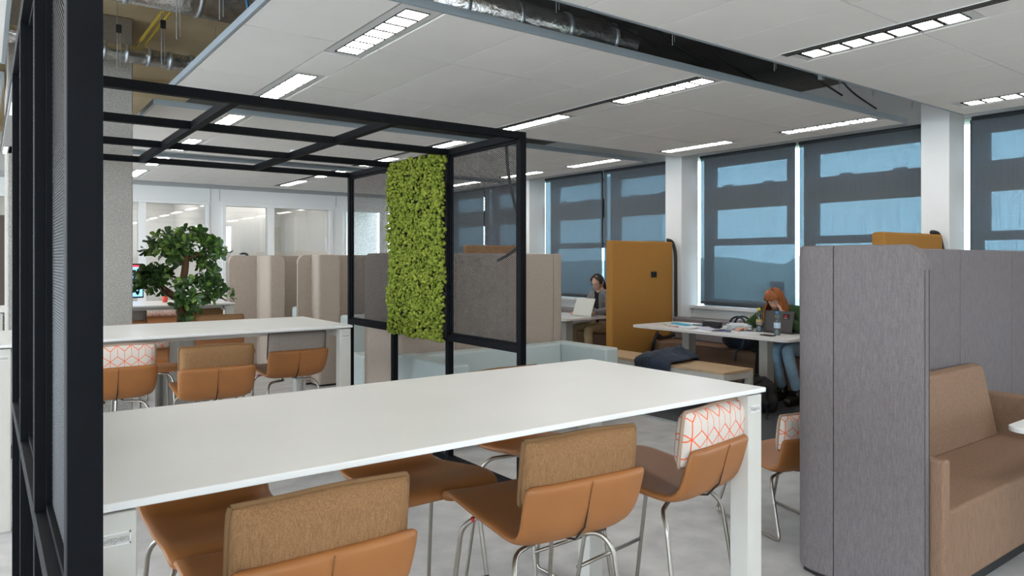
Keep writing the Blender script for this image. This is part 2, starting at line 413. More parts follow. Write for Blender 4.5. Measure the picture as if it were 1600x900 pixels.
# ------------------------------------------------------------------ ceiling rafts
GX = [1.19, 1.76, 2.03, 2.58, 3.13, 3.68, 4.22, 4.49, 5.04, 5.59, 6.14, 6.68, 6.95, 7.29]
STRIP = {1, 6, 11}
ROWS = [-.03 - 3.39, -.03, 3.36, 6.80, 10.16]
rname = ['behind the camera', 'at top right', 'over the front table', 'past the second gap', 'by the back wall']
lightspots = []
cellp = None
def luminaire(x, y, label):
    """flat office light: housing plate with seven glowing cells, long side along y"""
    t = thing('ceiling_light', label, 'light', (x, y, ZC), 0, 'ceiling lights in the rafts')
    MB().box(-.125, .125, -.535, .535, .004, .05).build('housing', 'lamp', t, bevel=.002)
    MB().box(-.075, .075, -.485, .485, -.001, .006).build('louvre', 'slot', t)
    for k in range(7):
        MB().box(-.068, .068, -.478 + k * .1375, -.478 + k * .1375 + .108, -.002, .003).build('light_cell', 'cell', t, loc=None)
    return t
first = None
def put_light(x, y, label):
    global first
    if first is None: first = luminaire(x, y, label); return first
    return dup(first, (x, y, ZC), 0, label)
tile_cache = {}
def tile(par, w_, l_, x, y):
    key = (round(w_, 3), round(l_, 3))
    if key not in tile_cache:
        me_o = MB().box(-w_ / 2 + .005, w_ / 2 - .005, -l_ / 2 + .005, l_ / 2 - .005, 0, .03)
        me = bpy.data.meshes.new('ceiling_tile'); me.from_pydata(me_o.v, [], me_o.f); me.materials.append(M['tile']); tile_cache[key] = me
    o = bpy.data.objects.new('ceiling_tile', tile_cache[key]); C.objects.link(o); o.parent = par; o.location = (x, y, 0)
xn = {1: 'left', 6: 'middle', 11: 'window-side'}
for ri, y0 in enumerate(ROWS):
    ys = [y0, y0 + .84, y0 + 2.0, y0 + 2.87]
    if ri == 4: ys[-1] = 13.40
    raft = thing('ceiling_raft', 'white tiled ceiling raft %s' % rname[ri], 'ceiling panel', (0, 0, ZC), 0, 'white ceiling rafts')
    MB().box(GX[0] - .02, GX[-1] + .02, y0 - .02, y0, -.002, .045).box(GX[0] - .02, GX[-1] + .02, ys[-1], ys[-1] + .02, -.002, .045) \
        .box(GX[0] - .02, GX[0], y0, ys[-1], -.002, .045).box(GX[-1], GX[-1] + .02, y0, ys[-1], -.002, .045).build('edge_profile', 'alu', raft, bevel=.002)
    if ri == 0:
        MB().box(GX[0], GX[-1], y0, ys[-1], 0, .03).build('ceiling_tile', 'tile', raft)
    else:
        for gi in range(len(GX) - 1):
            wx = GX[gi + 1] - GX[gi]; cx = (GX[gi] + GX[gi + 1]) / 2
            if gi in STRIP:
                for (p, q) in ((y0 + 1.09, y0 + 1.66), (y0 + 2.74, ys[-1])):
                    tile(raft, wx, q - p, cx, (p + q) / 2)
            else:
                for k in range(3): tile(raft, wx, ys[k + 1] - ys[k], cx, (ys[k] + ys[k + 1]) / 2)
    for gi in sorted(STRIP):
        cx = (GX[gi] + GX[gi + 1]) / 2
        for k, yy in enumerate((y0 + .55, y0 + 2.20)):
            put_light(cx, yy, 'flat ceiling light, %s row, %s end of the raft %s' % (xn[gi], ('near', 'far')[k], rname[ri]))
    # left-hand raft, hardly in view
    raft = thing('ceiling_raft', 'plain white ceiling raft on the left side, row %s' % rname[ri], 'ceiling panel', (0, 0, ZC), 0, 'white ceiling rafts')
    rbox('ceiling_tile', 'tile', -5.6, .10, y0, y0 + 2.87, 0.052, .08, .004, raft)
    MB().box(-5.62, .10, y0 - .02, y0, 0.05, .11).box(-5.62, .10, y0 + 2.87, y0 + 2.89, 0.05, .11).box(.10, .12, y0 - .02, y0 + 2.89, 0.05, .11).build('edge_profile', 'alu', raft)
    for cx, nm in ((-.80, 'right'), (-3.2, 'left')):
        for k, yy in enumerate((y0 + .55, y0 + 2.20)):
            put_light(cx, yy, 'flat ceiling light left of view, %s row, %s end, raft %s' % (nm, ('near', 'far')[k], rname[ri]))
for k, (x, y) in enumerate(offices):
    put_light(x, y, '%s added ceiling light from the left in the offices behind the glass' % ['first', 'second', 'third', 'fourth', 'fifth', 'sixth', 'seventh', 'eighth', 'ninth', 'tenth', 'eleventh', 'twelfth'][k]).location.z = 2.858
# slot diffusers beside the middle row of lights
for ri, y0 in enumerate(ROWS[1:]):
    t = thing('slot_diffuser', 'black slot diffuser beside the middle lights of the raft %s' % rname[ri + 1], 'vent', (4.235, y0 + 1.4, ZC), 0, 'slot air diffusers')
    MB().box(-.045, .035, -1.36, 1.36, -.003, .02).build('frame', 'lamp', t)
    for k in range(3): MB().box(-.038 + k * .026, -.022 + k * .026, -1.35, 1.35, -.005, -.001).build('slot', 'slot', t)
# round detector on the third raft
t = thing('smoke_detector', 'round white smoke detector on the ceiling raft past the frame', 'detector', (3.05, 8.6, ZC))
MB().lathe([(.05, 0), (.055, -.02), (.04, -.035), (.02, -.045)], 16).build('body', 'lamp', t, True)
MB().lathe([(.058, .004), (.058, -.006)], 16).build('base', 'wallgrey', t, True)
# hangers, ducts and cables above the rafts
hk = 0
hang = None
hl = ['thin hanger wire just right of the pillar, by the narrow duct', 'thin hanger wire nearest the pillar', 'thin hanger wire under the wide foil duct', 'thin hanger wire at the raft edge by the wide duct'] \
    + ['%s hanger wire from the left in the near ceiling gap' % q for q in ('second', 'third', 'fourth', 'fifth', 'sixth', 'last')] + ['%s hanger wire from the left in the second ceiling gap' % q for q in ('first', 'second', 'third')] + ['first hanger wire from the left in the near ceiling gap']
for x, y in [(1.02, 5.6), (.78, 5.9), (.98, 4.9), (1.10, 4.35), (2.6, 3.1), (3.6, 3.12), (4.7, 3.1), (5.6, 3.1), (6.1, 3.08), (6.9, 3.12), (1.6, 6.45), (2.6, 6.5), (4.4, 6.5), (2.0, 3.15)]:
    lab = hl[hk]; hk += 1
    if hang is None:
        hang = thing('hanger_wire', lab, 'wire', (x, y, 2.9), 0, 'ceiling hanger wires')
        MB().tube([(0, 0, 0), (0, 0, .6)], .003, 6).tube([(.02, 0, .02), (.02, 0, .3)], .002, 6).build('wire', 'galv', hang)
        MB().box(-.008, .028, -.01, .01, .26, .32).build('gripper', 'cable', hang, bevel=.003)
    else: dup(hang, (x, y, 2.9), 0, lab)
def duct(name, label, pts, r, rings):
    t = thing(name, label, 'duct', pts[0])
    o = Vector(pts[0]); q = [Vector(p) - o for p in pts]
    MB().tube(q, r, 20).build('pipe', 'duct', t, True)
    L_ = (q[-1] - q[0]).length; u = (q[-1] - q[0]).normalized()
    for k in range(rings):
        c = q[0] + u * (L_ * (k + .5) / rings); MB().tube([c - u * .012, c + u * .012], r + .008, 20).build('collar', 'galv', t, True)
    return t
duct('air_duct', 'wide silver foil air duct under the slab at top left', [(-2.5, 5.05, 3.30), (3.5, 5.05, 3.26)], .155, 14)
duct('air_duct', 'narrow silver spiral duct crossing behind the pillar', [(-1.5, 6.25, 3.16), (1.9, 6.3, 3.10)], .065, 22)
duct('air_duct', 'pale duct lying in the dark gap above the middle raft', [(2.1, 3.62, 3.02), (3.6, 3.5, 3.0)], .10, 4)
def wire(name, label, cat, pts, r, mat, n=8, fil=.0):
    pts = [Vector(p) for p in pts]; o = pts[0]
    q = [p - o for p in pts]
    if fil: q = fillet(q, fil, 5)
    ob = MB().tube(q, r, n).build(name, mat, None, True, loc=o); return tag(ob, label, cat)
wire('conduit', 'long yellow conduit running along the raw slab', 'pipe', [(1.12, 3.4, 3.47), (1.08, 4.6, 3.468), (1.07, 5.2, 3.468), (1.06, 5.27, 3.335), (1.05, 6.6, 3.33), (1.05, 7.6, 3.33), (1.05, 9.0, 3.33)], .014, 'yellow', fil=.1)
wire('conduit', 'second yellow conduit beside the first under the slab', 'pipe', [(1.11, 5.26, 3.335), (1.10, 6.5, 3.335), (1.10, 8.5, 3.335)], .012, 'yellow')
wire('cable', 'yellow cable curving over the wide foil duct', 'cable', [(1.15, 4.75, 3.46), (1.25, 4.78, 3.47), (1.32, 4.8, 3.40), (1.3, 4.83, 3.30)], .016, 'yellow', fil=.05)
wire('cable', 'blue cable dropping past the wide duct', 'cable', [(1.32, 4.7, 3.49), (1.34, 4.72, 3.3), (1.4, 4.8, 3.1), (1.5, 4.9, 2.95)], .010, pbr('blue_cable', (.03, .16, .28), .5), fil=.05)
r3 = random.Random(11)
for k in range(5):
    y = 3.05 + .1 * (k % 3); x = 2.1 + .8 * k
    wire('cable', 'black cable sagging in the ceiling gap, %s from the camera side' % ['first', 'second', 'third', 'fourth', 'fifth', 'sixth', 'seventh'][k], 'cable',
         [(x, y - .15, 3.485), (x + .15, y - .1, 3.25), (x + .5, y + .05, 3.02 + .05 * (k % 2)), (x + 1.0, y + .2, 3.0), (x + 1.6, y + .3, 2.96)], .008, 'cable', fil=.3)
for k in range(4):
    wire('cable', 'black cable loop above the far ceiling gap, %s' % ['leftmost', 'second from left', 'third from left', 'rightmost'][k], 'cable',
         [(1.7 + k * .8, 6.3, 3.485), (1.8 + k * .8, 6.4, 2.97), (2.1 + k * .8, 6.55, 2.95), (2.15 + k * .8, 6.6, 3.2)], .013, 'cable', fil=.12)
for (x, y, nm) in ((2.05, 3.4, 'near the wide end of the gap'), (5.25, 3.3, 'halfway along the gap')):
    t = thing('junction_box', 'grey metal junction box hung in the ceiling gap, %s' % nm, 'box', (x, y - .25, 3.02))
    MB().box(-.09, .09, -.05, .05, 0, .17).build('case', 'galv', t, bevel=.006)
    MB().box(-.02, .02, -.02, .02, -.11, 0).build('bracket', 'galv', t, bevel=.003)
    MB().box(-.07, .07, -.053, -.049, .02, .15).build('cover', 'alu', t)
    MB().tube([(0, 0, .16), (0, 0, .48)], .008, 8).build('rod', 'galv', t)

# ------------------------------------------------------------------ black steel frame
FZ = 2.330; P = .046
fr = thing('steel_frame', 'black steel frame with mesh panels standing around the second long table', 'frame', (0, 0, 0))
YL = [1.225, 2.05, 2.87, 3.69]; YR = [3.69, 4.58, 5.47, 6.37]; XL, XR = .118, 2.80
def bar(name, x0, x1, y0, y1, z0, z1): return MB().box(x0, x1, y0, y1, z0, z1).build(name, 'black', fr, bevel=.002, seg=1)
h = P / 2
for y in YL: bar('post', XL - h, XL + h, y - h, y + h, 0, FZ)
for y in YR: bar('post', XR - h, XR + h, y - h, y + h, 0, FZ)
for y in YR: bar('beam', XL + h, XR - h, y - h, y + h, FZ - P, FZ)
for k in (1, 2):
    x = XL + (XR - XL) * k / 3
    for a, b in zip(YR, YR[1:]): bar('beam', x - h, x + h, a + h, b - h, FZ - P, FZ)
for a, b in zip(YR, YR[1:]):
    bar('beam', XR - h, XR + h, a + h, b - h, FZ - P, FZ); bar('beam', XL - h, XL + h, a + h, b - h, FZ - P, FZ)
    bar('rail', XR - h, XR + h, a + h, b - h, .90, .90 + P); bar('rail', XR - h, XR + h, a + h, b - h, 0, P)
for a, b in zip(YL, YL[1:]):
    bar('beam', XL - h, XL + h, a + h, b - h, FZ - P, FZ); bar('rail', XL - h, XL + h, a + h, b - h, .86, .86 + P)
    bar('rail', XL - h, XL + h, a + h, b - h, 0, P)
def mesh_data(name, L_, H_, pw=.024, ph=.0135, tw=.0046, th=.0016):
    """expanded metal: strands of flat wire zig-zagging between knots"""
    nx = int(round(L_ / pw)); nz = int(round(H_ / ph)); pw = L_ / nx; ph = H_ / nz
    vs = []; fs = []
    for j in range(nz * 2 + 1):
        z = j * ph / 2
        for i in range(nx * 2):
            if (i + j) % 2: continue
            for dj in (1, -1):
                if not 0 <= j + dj <= nz * 2: continue
                y0, y1 = i * pw / 2, (i + 1) * pw / 2; z0, z1 = z, z + dj * ph / 2
                o = len(vs)
                t = tw / 2; x = th / 2
                # slanted strand, four sides
                vs += [(-x, y0, z0 - t), (x, y0, z0 + t * .2), (0, y0, z0 + t), (-x, y1, z1 - t), (x, y1, z1 + t * .2), (0, y1, z1 + t)]
                fs += [(o, o + 1, o + 4, o + 3), (o + 1, o + 2, o + 5, o + 4), (o + 2, o, o + 3, o + 5)]
    me = bpy.data.meshes.new(name); me.from_pydata(vs, [], fs); me.materials.append(M['mesh']); return me
def mesh_panel(me, x, y, z, L_, H_):
    # inner angle frame and mesh sheet
    b = 0.018
    MB().box(x - .012, x + .012, y, y + L_, z, z + b).box(x - .012, x + .012, y, y + L_, z + H_ - b, z + H_).box(x - .012, x + .012, y, y + b, z, z + H_) \
        .box(x - .012, x + .012, y + L_ - b, y + L_, z, z + H_).build('panel_frame', 'black', fr)
    o = bpy.data.objects.new('mesh_sheet', me); C.objects.link(o); o.parent = fr; o.location = (x, y, z); o['kind'] = 'stuff'
LR = YR[1] - YR[0] - P; HR = FZ - P - .90 - P
mR = mesh_data('mesh_sheet', LR, HR); 
for k in (0, 2): mesh_panel(mR, XR, YR[k] + h, .90 + P, LR, HR)
LL = YL[1] - YL[0] - P; HL = FZ - P - .86 - P
mL = mesh_data('mesh_sheet_left', LL, HL)
for k in range(3): mesh_panel(mL, XL + .012, YL[k] + h, .86 + P, LL, HL)
for y, z in ((YL[1] - h - .001, 1.02), (YL[2] - h - .001, 1.16), (YL[2] - h - .001, 1.78), (YL[1] - h - .001, 1.7)):
    b = MB(); b.tube([(0, -.003, 0), (0, 0, 0)], .0045, 8); b.build('screw', 'alu' if False else 'black', fr, loc=(XL - .005, y, z))
# strip added under the left beam; its glowing cells imitate mirrored ceiling lights
stripcell = emit('reflection_cell', (1, .97, .92), 1.3)
t = thing('reflection_strip', 'slim added strip, glowing cells imitating reflected lights under the left beam of the frame', 'light', (XL, 5.0, FZ - P - .0005))
MB().box(-.020, .020, -1.25, 1.30, -.012, 0).build('housing', 'wallgrey', t)
for y0 in (-.75, .95):
    for k in range(3): MB().box(-.010, .012, y0 + k * .13, y0 + k * .13 + .11, -.0145, -.011).build('light_cell', stripcell, t)
# black cable hanging down the right side of the frame
wire('cable', 'black cable drooping behind the mesh of the frame to the ochre screen', 'cable', [(2.87, 3.95, FZ - .03), (2.87, 3.946, 2.2), (2.87, 3.91, 2.0), (2.87, 3.80, 1.76), (2.87, 3.745, 1.68), (2.87, 3.75, 1.63), (2.87, 3.89, 1.55), (2.87, 4.05, 1.50)], .011, 'cable', fil=.12)
# moss panel in the middle bay
ms = thing('moss_panel', 'upright green moss panel hung in the black frame', 'plant wall', (XR, YR[1], .90))
mw, mh = YR[2] - YR[1], FZ - .03 - .90
MB().box(-.03, .015, .0, mw, .02, mh).build('backing_board', 'plinth', ms)
bm = bmesh.new(); bmesh.ops.create_icosphere(bm, subdivisions=1, radius=1); bv = np.array([v.co[:] for v in bm.verts]); bf = np.array([[v.index for v in f.verts] for f in bm.faces]); bm.free()
rng = np.random.default_rng(5); N_ = 5200
cy = rng.uniform(-.005, mw + .005, N_); cz = rng.uniform(-.005, mh + .01, N_)
lump = np.array([noise.noise(Vector((y * 7, z * 7, 3))) for y, z in zip(cy, cz)])
cx = -.040 - .030 * rng.random(N_) - .032 * lump
cy = cy + .014 * np.array([noise.noise(Vector((2, z * 9, y * 3))) for y, z in zip(cy, cz)])
rad = rng.uniform(.008, .0175, N_)
base = bv[None] * (rad[:, None, None]) * (1 + .35 * rng.uniform(-1, 1, (N_, len(bv), 1))) + np.stack([cx, cy, cz], 1)[:, None, :]
vs = base.reshape(-1, 3); fs = (bf[None] + (np.arange(N_) * len(bv))[:, None, None]).reshape(-1, 3)
me = bpy.data.meshes.new('moss'); me.from_pydata(vs.tolist(), [], fs.tolist())
mo = link('moss', me, pbr('green_moss', (.085, .125, .012), .95, col2=(.26, .30, .050), scale=22, detail=8, spec=.1), ms, True); mo['kind'] = 'stuff'

# ------------------------------------------------------------------ long white tables
def long_table(x0, x1, y0, y1, z, label, writing=True):
    t = thing('high_table', label, 'table', (x0, y0, 0), 0, 'long white high tables')
    L_, W_ = x1 - x0, y1 - y0
    MB().box(0, L_, 0, W_, z - .017, z).build('tabletop', 'white', t, bevel=.003)
    MB().box(.04, L_ - .04, .07, W_ - .07, z - .030, z - .016).build('underlay', 'whitemetal', t)
    for lx in (0.01, L_ - .09):
        for ly in (.012, W_ - .092):
            l = MB().box(lx, lx + .08, ly, ly + .08, 0, z - .024).build('leg', 'whitemetal', t, bevel=.004)
            if writing and ly < .1:
                cx = lx + .04
                f = MB()
                for (a, b, c, d) in ((-.029, .029, -.105, -.102), (-.029, .029, -.083, -.080), (-.029, -.0265, -.105, -.080), (.0265, .029, -.105, -.080)):
                    f.box(cx + a, cx + b, ly - .0012, ly + .001, z + .018 + c, z + .018 + d)
                f.build('nameplate_border', 'lamp', l)
                text_mesh('lettering', 'Gispen', .019, .001, 'wallgrey', l, Matrix.Translation((cx, ly - .0008, z - .0745)) @ Matrix.Rotation(R(90), 4, 'X'))
        MB().box(lx + .02, lx + .06, .09, W_ - .09, z - .085, z - .017).build('end_rail', 'whitemetal', t, bevel=.002)
    for ly in (.20, W_ - .24): MB().box(.09, L_ - .09, ly, ly + .04, z - .06, z - .017).build('side_rail', 'whitemetal', t)
    return t
long_table(.152, 2.308, 1.556, 2.50, 1.035, 'long white high table in front, nearest the camera')
long_table(.03, 2.135, 4.82, 5.82, 1.035, 'long white high table standing inside the black frame')
long_table(.05, 2.22, 8.12, 9.1, 1.035, 'long white high table behind the potted tree')

# ------------------------------------------------------------------ upholstered stools
PROF = [(.266, .676), (.262, .704), (.23, .722), (.17, .724), (.09, .715), (0, .704), (-.09, .694), (-.155, .689), (-.205, .700), (-.236, .735), (-.255, .80), (-.270, .855), (-.278, .876)]
WID = [.205, .213, .218, .221, .220, .214, .207, .204, .207, .214, .220, .221, .218]
def shell_bm(dz):
    th = .034; nu = 8
    pts = [Vector((0, y, z + dz)) for y, z in PROF]; n = len(pts)
    nor = []
    for i in range(n):
        tg = (pts[min(n - 1, i + 1)] - pts[max(0, i - 1)]).normalized(); nor.append(Vector((0, -tg.z, tg.y)))   # outward (down / back)
    mb = MB(); vs = []
    for side in (0, 1):
        for i in range(n):
            for k in range(nu + 1):
                s = 2 * k / nu - 1
                # sides curl up a little
                curl = .010 * abs(s) ** 3 * max(0, 1 - max(0, i - 6) / 4)
                ed = 1.0 if side == 0 else (1 - .35 * (abs(s) ** 8))
                p = pts[i] - nor[i] * curl + nor[i] * (th * ed if side else 0)
                vs.append((s * WID[i] * (1.0 if side == 0 else .992), p.y, p.z))
    W_ = nu + 1; o1 = n * W_; fs = []
    for i in range(n - 1):
        for k in range(nu):
            a = i * W_ + k
            fs.append((a, a + 1, a + W_ + 1, a + W_)); b = o1 + a; fs.append((b, b + W_, b + W_ + 1, b + 1))
    for i in range(n - 1):
        for k, fl in ((0, False), (nu, True)):
            a = i * W_ + k; q = (a, a + W_, o1 + a + W_, o1 + a); fs.append(q if not fl else q[::-1])
    for k in range(nu):
        for i, fl in ((0, True), (n - 1, False)):
            a = i * W_ + k; q = (a, a + 1, o1 + a + 1, o1 + a); fs.append(q[::-1] if fl is False else q)
    return mb.add(vs, fs)
def cushion(t, mat, pmat, dz):
    """rounded back cushion with a piped seam; sits inside the top of the shell"""
    a, b, th = .206, .096, .046; nx, nz = 14, 8
    T = Matrix.Translation((0, -.243, .900 + dz)) @ Matrix.Rotation(R(7), 4, 'X')
    vs = []; fs = []
    def pos(s, q, sd):
        e = max(0, (1 - abs(s) ** 8)) ** .5 * max(0, (1 - abs(q) ** 4)) ** .5
        r = 1 - .02 * (s * s * q * q) ** 3
        wob = .002 * math.sin(s * 4.2 + 1) 
        return (s * a * r, sd * th * e, q * b * r + wob)
    for sd in (1, -1):
        for j in range(nz + 1):
            for i in range(nx + 1):
                vs.append(pos(math.sin((2 * i / nx - 1) * math.pi / 2), math.sin((2 * j / nz - 1) * math.pi / 2), sd))
    W_ = nx + 1; o = W_ * (nz + 1)
    for j in range(nz):
        for i in range(nx):
            p = j * W_ + i; fs.append((p, p + W_, p + W_ + 1, p + 1)); q = o + p; fs.append((q, q + 1, q + W_ + 1, q + W_))
    me = bpy.data.meshes.new('cushion'); me.from_pydata(vs, [], fs)
    bm = bmesh.new(); bm.from_mesh(me); bmesh.ops.remove_doubles(bm, verts=bm.verts, dist=1e-5); bm.to_mesh(me); bm.free()
    c = link('cushion', me, mat, t, True); c.matrix_local = T
    loop = []
    for k in range(49):
        g = k / 48 * 4; sgn = int(g) % 4; f = (g - int(g)) * 2 - 1
        s, q = ((f, 1), (1, -f), (-f, -1), (-1, f))[sgn]
        r = 1 - .02 * (s * s * q * q) ** 3; loop.append((s * a * r, 0, q * b * r + .002 * math.sin(s * 4.2 + 1)))
    MB().tube(fillet(loop[:13] + loop[13:], .012, 2), .0072, 6).build('piping', pmat, c, True)
    return c
def stool(name, label, cush, pmat, drop=0.0, cat='stool', group='tan leather high stools'):
    t = thing(name, label, cat, (0, 0, 0), 0, group); dz = -drop
    s = shell_bm(dz).build('shell', 'leather', t, True, subsurf=1)
    bm = bmesh.new(); bm.from_mesh(s.data); bmesh.ops.recalc_face_normals(bm, faces=bm.faces); bm.to_mesh(s.data); bm.free()
    # centre seam and open slit on the back
    n = len(PROF); th = .036
    def outer(i, ex=0):
        a = Vector((PROF[max(0, i - 1)])); b = Vector((PROF[min(n - 1, i + 1)])); tg = (b - a).normalized(); nr = Vector((-tg.y, tg.x)); p = Vector(PROF[i]) + nr * (th + ex); return (0, p.x, p.y + dz)
    MB().tube([outer(i, .0) for i in range(6, 11)], [.001, .003, .0038, .0034, .0008], 6).build('slit', 'dark', s, True)
    MB().tube([outer(i, -.0010) for i in (10, 11, 12)], .0020, 6).build('seam', 'seam', s, True)
    cushion(t, cush, pmat, dz)
    zt = .66 + dz; fz = .34
    for sx in (-1, 1):
        xt, xb = sx * .168, sx * .215
        pts = [(sx * .05, .12, zt - .004), (sx * .16, .135, zt - .012), (sx * .185, .16, zt - .05), (xb, .255, .012), (xb, -.265, .012), (sx * .185, -.175, zt - .075), (sx * .16, -.14, zt - .030), (sx * .05, -.10, zt - .025)]
        MB().tube(fillet(pts, .03, 5), .0082, 8).build('leg_frame', 'chrome', t, True)
        MB().tube([(sx * .05, .12, zt - .004), (sx * .05, -.10, zt - .025)], .008, 8).build('seat_bracket', 'chrome', t, True)
        MB().tube([(sx * .150, .131, zt - .012), (sx * .160, .136, zt - .013)], .0095, 8).build('stop', 'red', t, True)
    if drop == 0:
        q = (zt - fz) / zt
        MB().tube([(-.202, .208, fz), (.202, .208, fz)], .0075, 8).build('footrest', 'chrome', t, True)
    return t
protos = {}
protos['brown'] = stool('high_stool', '-', 'brown', 'pipe_brown')
protos['taupe'] = stool('high_stool', '-', 'taupe', 'pipe_dark')
protos['print'] = stool('high_stool', '-', 'print', 'pipe_tan')
usedp = set()
def place(kind, x, y, rz, label, group='tan leather high stools'):
    p = protos[kind]
    if kind not in usedp:
        usedp.add(kind); p.location = (x, y, 0); p.rotation_euler = (0, 0, R(rz)); p['label'] = label; return p
    return dup(p, (x, y, 0), R(rz), label)
# near side of the front table
place('brown', .608, 1.775, 0, 'high stool with brown cushion at bottom left, nearest the camera')
place('brown', 1.438, 1.825, -5, 'high stool with brown cushion, second on the near side of the front table')
place('print', 2.035, 1.85, 8, 'high stool with orange-patterned cushion by the right leg of the front table')
# far side of the front table
place('brown', .60, 2.32, 180, 'far-side stool of the front table, seat showing beside the left table leg')
place('taupe', 1.29, 2.375, 180, 'far-side stool of the front table, seat showing in the middle')
place('brown', 1.955, 2.45, 182, 'far-side stool of the front table, half hidden behind the brown cushion')
# second table, near side
place('print', .635, 5.06, 0, 'high stool with patterned cushion right beside the black post, at the second table')
place('brown', 1.135, 4.71, -5, 'high stool with brown cushion pulled out from the second table')
place('taupe', 1.79, 5.24, 0, 'high stool with grey-brown cushion tucked under the second table')
# second table, far side
place('print', .97, 6.02, 176, 'high stool with patterned cushion facing the camera across the second table')
place('brown', 1.73, 6.66, 175, 'high stool with brown cushion facing the camera, in front of the planter')
# third table
place('taupe', 1.18, 8.68, 0, 'high stool with brown cushion at the third table, beside the pillar')
place('brown', 1.95, 8.72, 6, 'high stool at the third table, just right of the tree trunk')
place('brown', 1.22, 9.55, 180, 'far-side stool of the third table, left one behind the tree')
place('print', 1.75, 9.55, 180, 'far-side stool of the third table with patterned cushion')
# low chair on the right
ch = stool('low_chair', 'tan leather chair with patterned white cushion, half hidden behind the grey booth', 'print', 'pipe_tan', .32, 'chair', None)
ch.location = (3.665, 2.41, 0); ch.rotation_euler = (0, 0, R(-14))

# ------------------------------------------------------------------ padded screens and sofas
def screen(name, label, pts, mat, cat='partition', th=.055, z1=1.57, seam=.62, cutlist=None, rad=.07, group='high padded booth walls', endround=True, side=1):
    """padded wall following a plan line, made of upholstered panels with seams"""
    pts = [Vector((*p, 0)) for p in pts]; o = pts[0].copy(); t = thing(name, label, cat, o, 0, group)
    q = fillet([p - o for p in pts], rad, 6)
    # arc length and cut positions
    segs = [0]
    for a, b in zip(q, q[1:]): segs.append(segs[-1] + (b - a).length)
    total = segs[-1]
    def at(s):
        s = min(max(s, 0), total)
        for i in range(len(q) - 1):
            if s <= segs[i + 1] + 1e-9:
                L_ = segs[i + 1] - segs[i]; f = (s - segs[i]) / L_ if L_ > 0 else 0
                return q[i].lerp(q[i + 1], f)
    def nrm(s):
        d = at(s + .004) - at(s - .004); d.normalize(); return Vector((-d.y, d.x, 0))
    ncut = max(1, round(total / seam)); cuts = [total * k / ncut for k in range(ncut + 1)]
    if cutlist: cuts = [0] + [c_ for c_ in cutlist if c_ < total] + [total]; ncut = len(cuts) - 1
    for ci, (s0, s1) in enumerate(zip(cuts, cuts[1:])):
        ss = sorted(set([s0 + .0022, s1 - .0022] + [s for s in segs if s0 + .01 < s < s1 - .01] + ([s0 + .004, s0 + .012, s0 + .03, s0 + .055, s0 + .08] if ci == 0 and endround else []) + ([s1 - .004, s1 - .012, s1 - .03, s1 - .055, s1 - .08] if ci == ncut - 1 and endround else [])))
        vs = []; fs = []
        for s in ss:
            p = at(s); n_ = nrm(s); zt = z1
            de = min(s if ci == 0 else 9, total - s if ci == ncut - 1 else 9)
            if endround and de < .09: zt = z1 - .09 + math.sqrt(max(0, .09 ** 2 - (.09 - de) ** 2))
            hw = th / 2
            e = .010
            ring = [(hw - e * .4, .02), (hw, .03), (hw, zt - e), (hw - e, zt), (-hw + e, zt), (-hw, zt - e), (-hw, .03), (-hw + e * .4, .02)]
            for (a, z) in ring: vs.append(tuple(p + n_ * a + Vector((0, 0, z))))
        K = 8
        for i in range(len(ss) - 1):
            for k in range(K):
                k2 = (k + 1) % K; fs.append((i * K + k, i * K + k2, (i + 1) * K + k2, (i + 1) * K + k))
        fs.append(tuple(range(K - 1, -1, -1))); fs.append(tuple((len(ss) - 1) * K + k for k in range(K)))
        ob = MB().add(vs, fs).build('padded_panel', mat, t)
        me = ob.data; me.polygons.foreach_set('use_smooth', [True] * len(me.polygons)); bv_ = ob.modifiers.new('bevel', 'BEVEL'); bv_.width = .003; bv_.segments = 2; bv_.limit_method = 'ANGLE'; bv_.angle_limit = R(50)
        wn = ob.modifiers.new('normals', 'WEIGHTED_NORMAL')
    core = [at(s) for s in [total * k / 60 for k in range(61)]]
    mb = MB(); vs = []; 
    for k, p in enumerate(core):
        n_ = nrm(min(max(total * k / 60, .01), total - .01)); 
        for a, z in ((th * .36, 0), (th * .36, z1 - .11), (-th * .36, z1 - .11), (-th * .36, 0)): vs.append(tuple(p + n_ * a + Vector((0, 0, z))))
    fs = [(i * 4 + k, i * 4 + (k + 1) % 4, i * 4 + 4 + (k + 1) % 4, i * 4 + 4 + k) for i in range(60) for k in range(4)]
    mb.add(vs, fs).build('core', 'plinth', t)
    return t
screen('booth_wall', 'tall grey-mauve padded booth wall wrapped around the brown sofa at right', [(3.20, 1.385), (3.20, 1.985), (6.9, 1.985), (6.9, 1.385)], 'panel', cutlist=[.40, 1.50, 2.33, 3.17, 4.0], rad=.12)
screen('booth_wall', 'tall beige padded booth wall behind the pale low sofa', [(2.99, 6.42), (2.99, 5.80), (4.93, 5.80), (4.93, 6.30)], 'beige', seam=.60)
screen('booth_wall', 'beige stepped booth wall just right of the second table', [(3.025, 8.44), (3.215, 8.44), (3.215, 8.22), (3.46, 8.22)], 'beige', seam=.5, rad=.02)
screen('booth_wall', 'beige booth wall in shade behind the pale seat in the middle', [(3.42, 8.62), (5.2, 8.62), (5.2, 8.2)], 'beige', seam=.6)
screen('booth_wall', 'beige stepped booth wall furthest left, behind the tree', [(2.765, 10.46), (3.175, 10.46), (3.175, 9.92), (3.37, 9.92)], 'beige', seam=.5, rad=.02)
screen('booth_wall', 'beige booth wall in shade, furthest from the camera', [(3.33, 10.5), (5.3, 10.5), (5.3, 9.9)], 'beige', seam=.6)
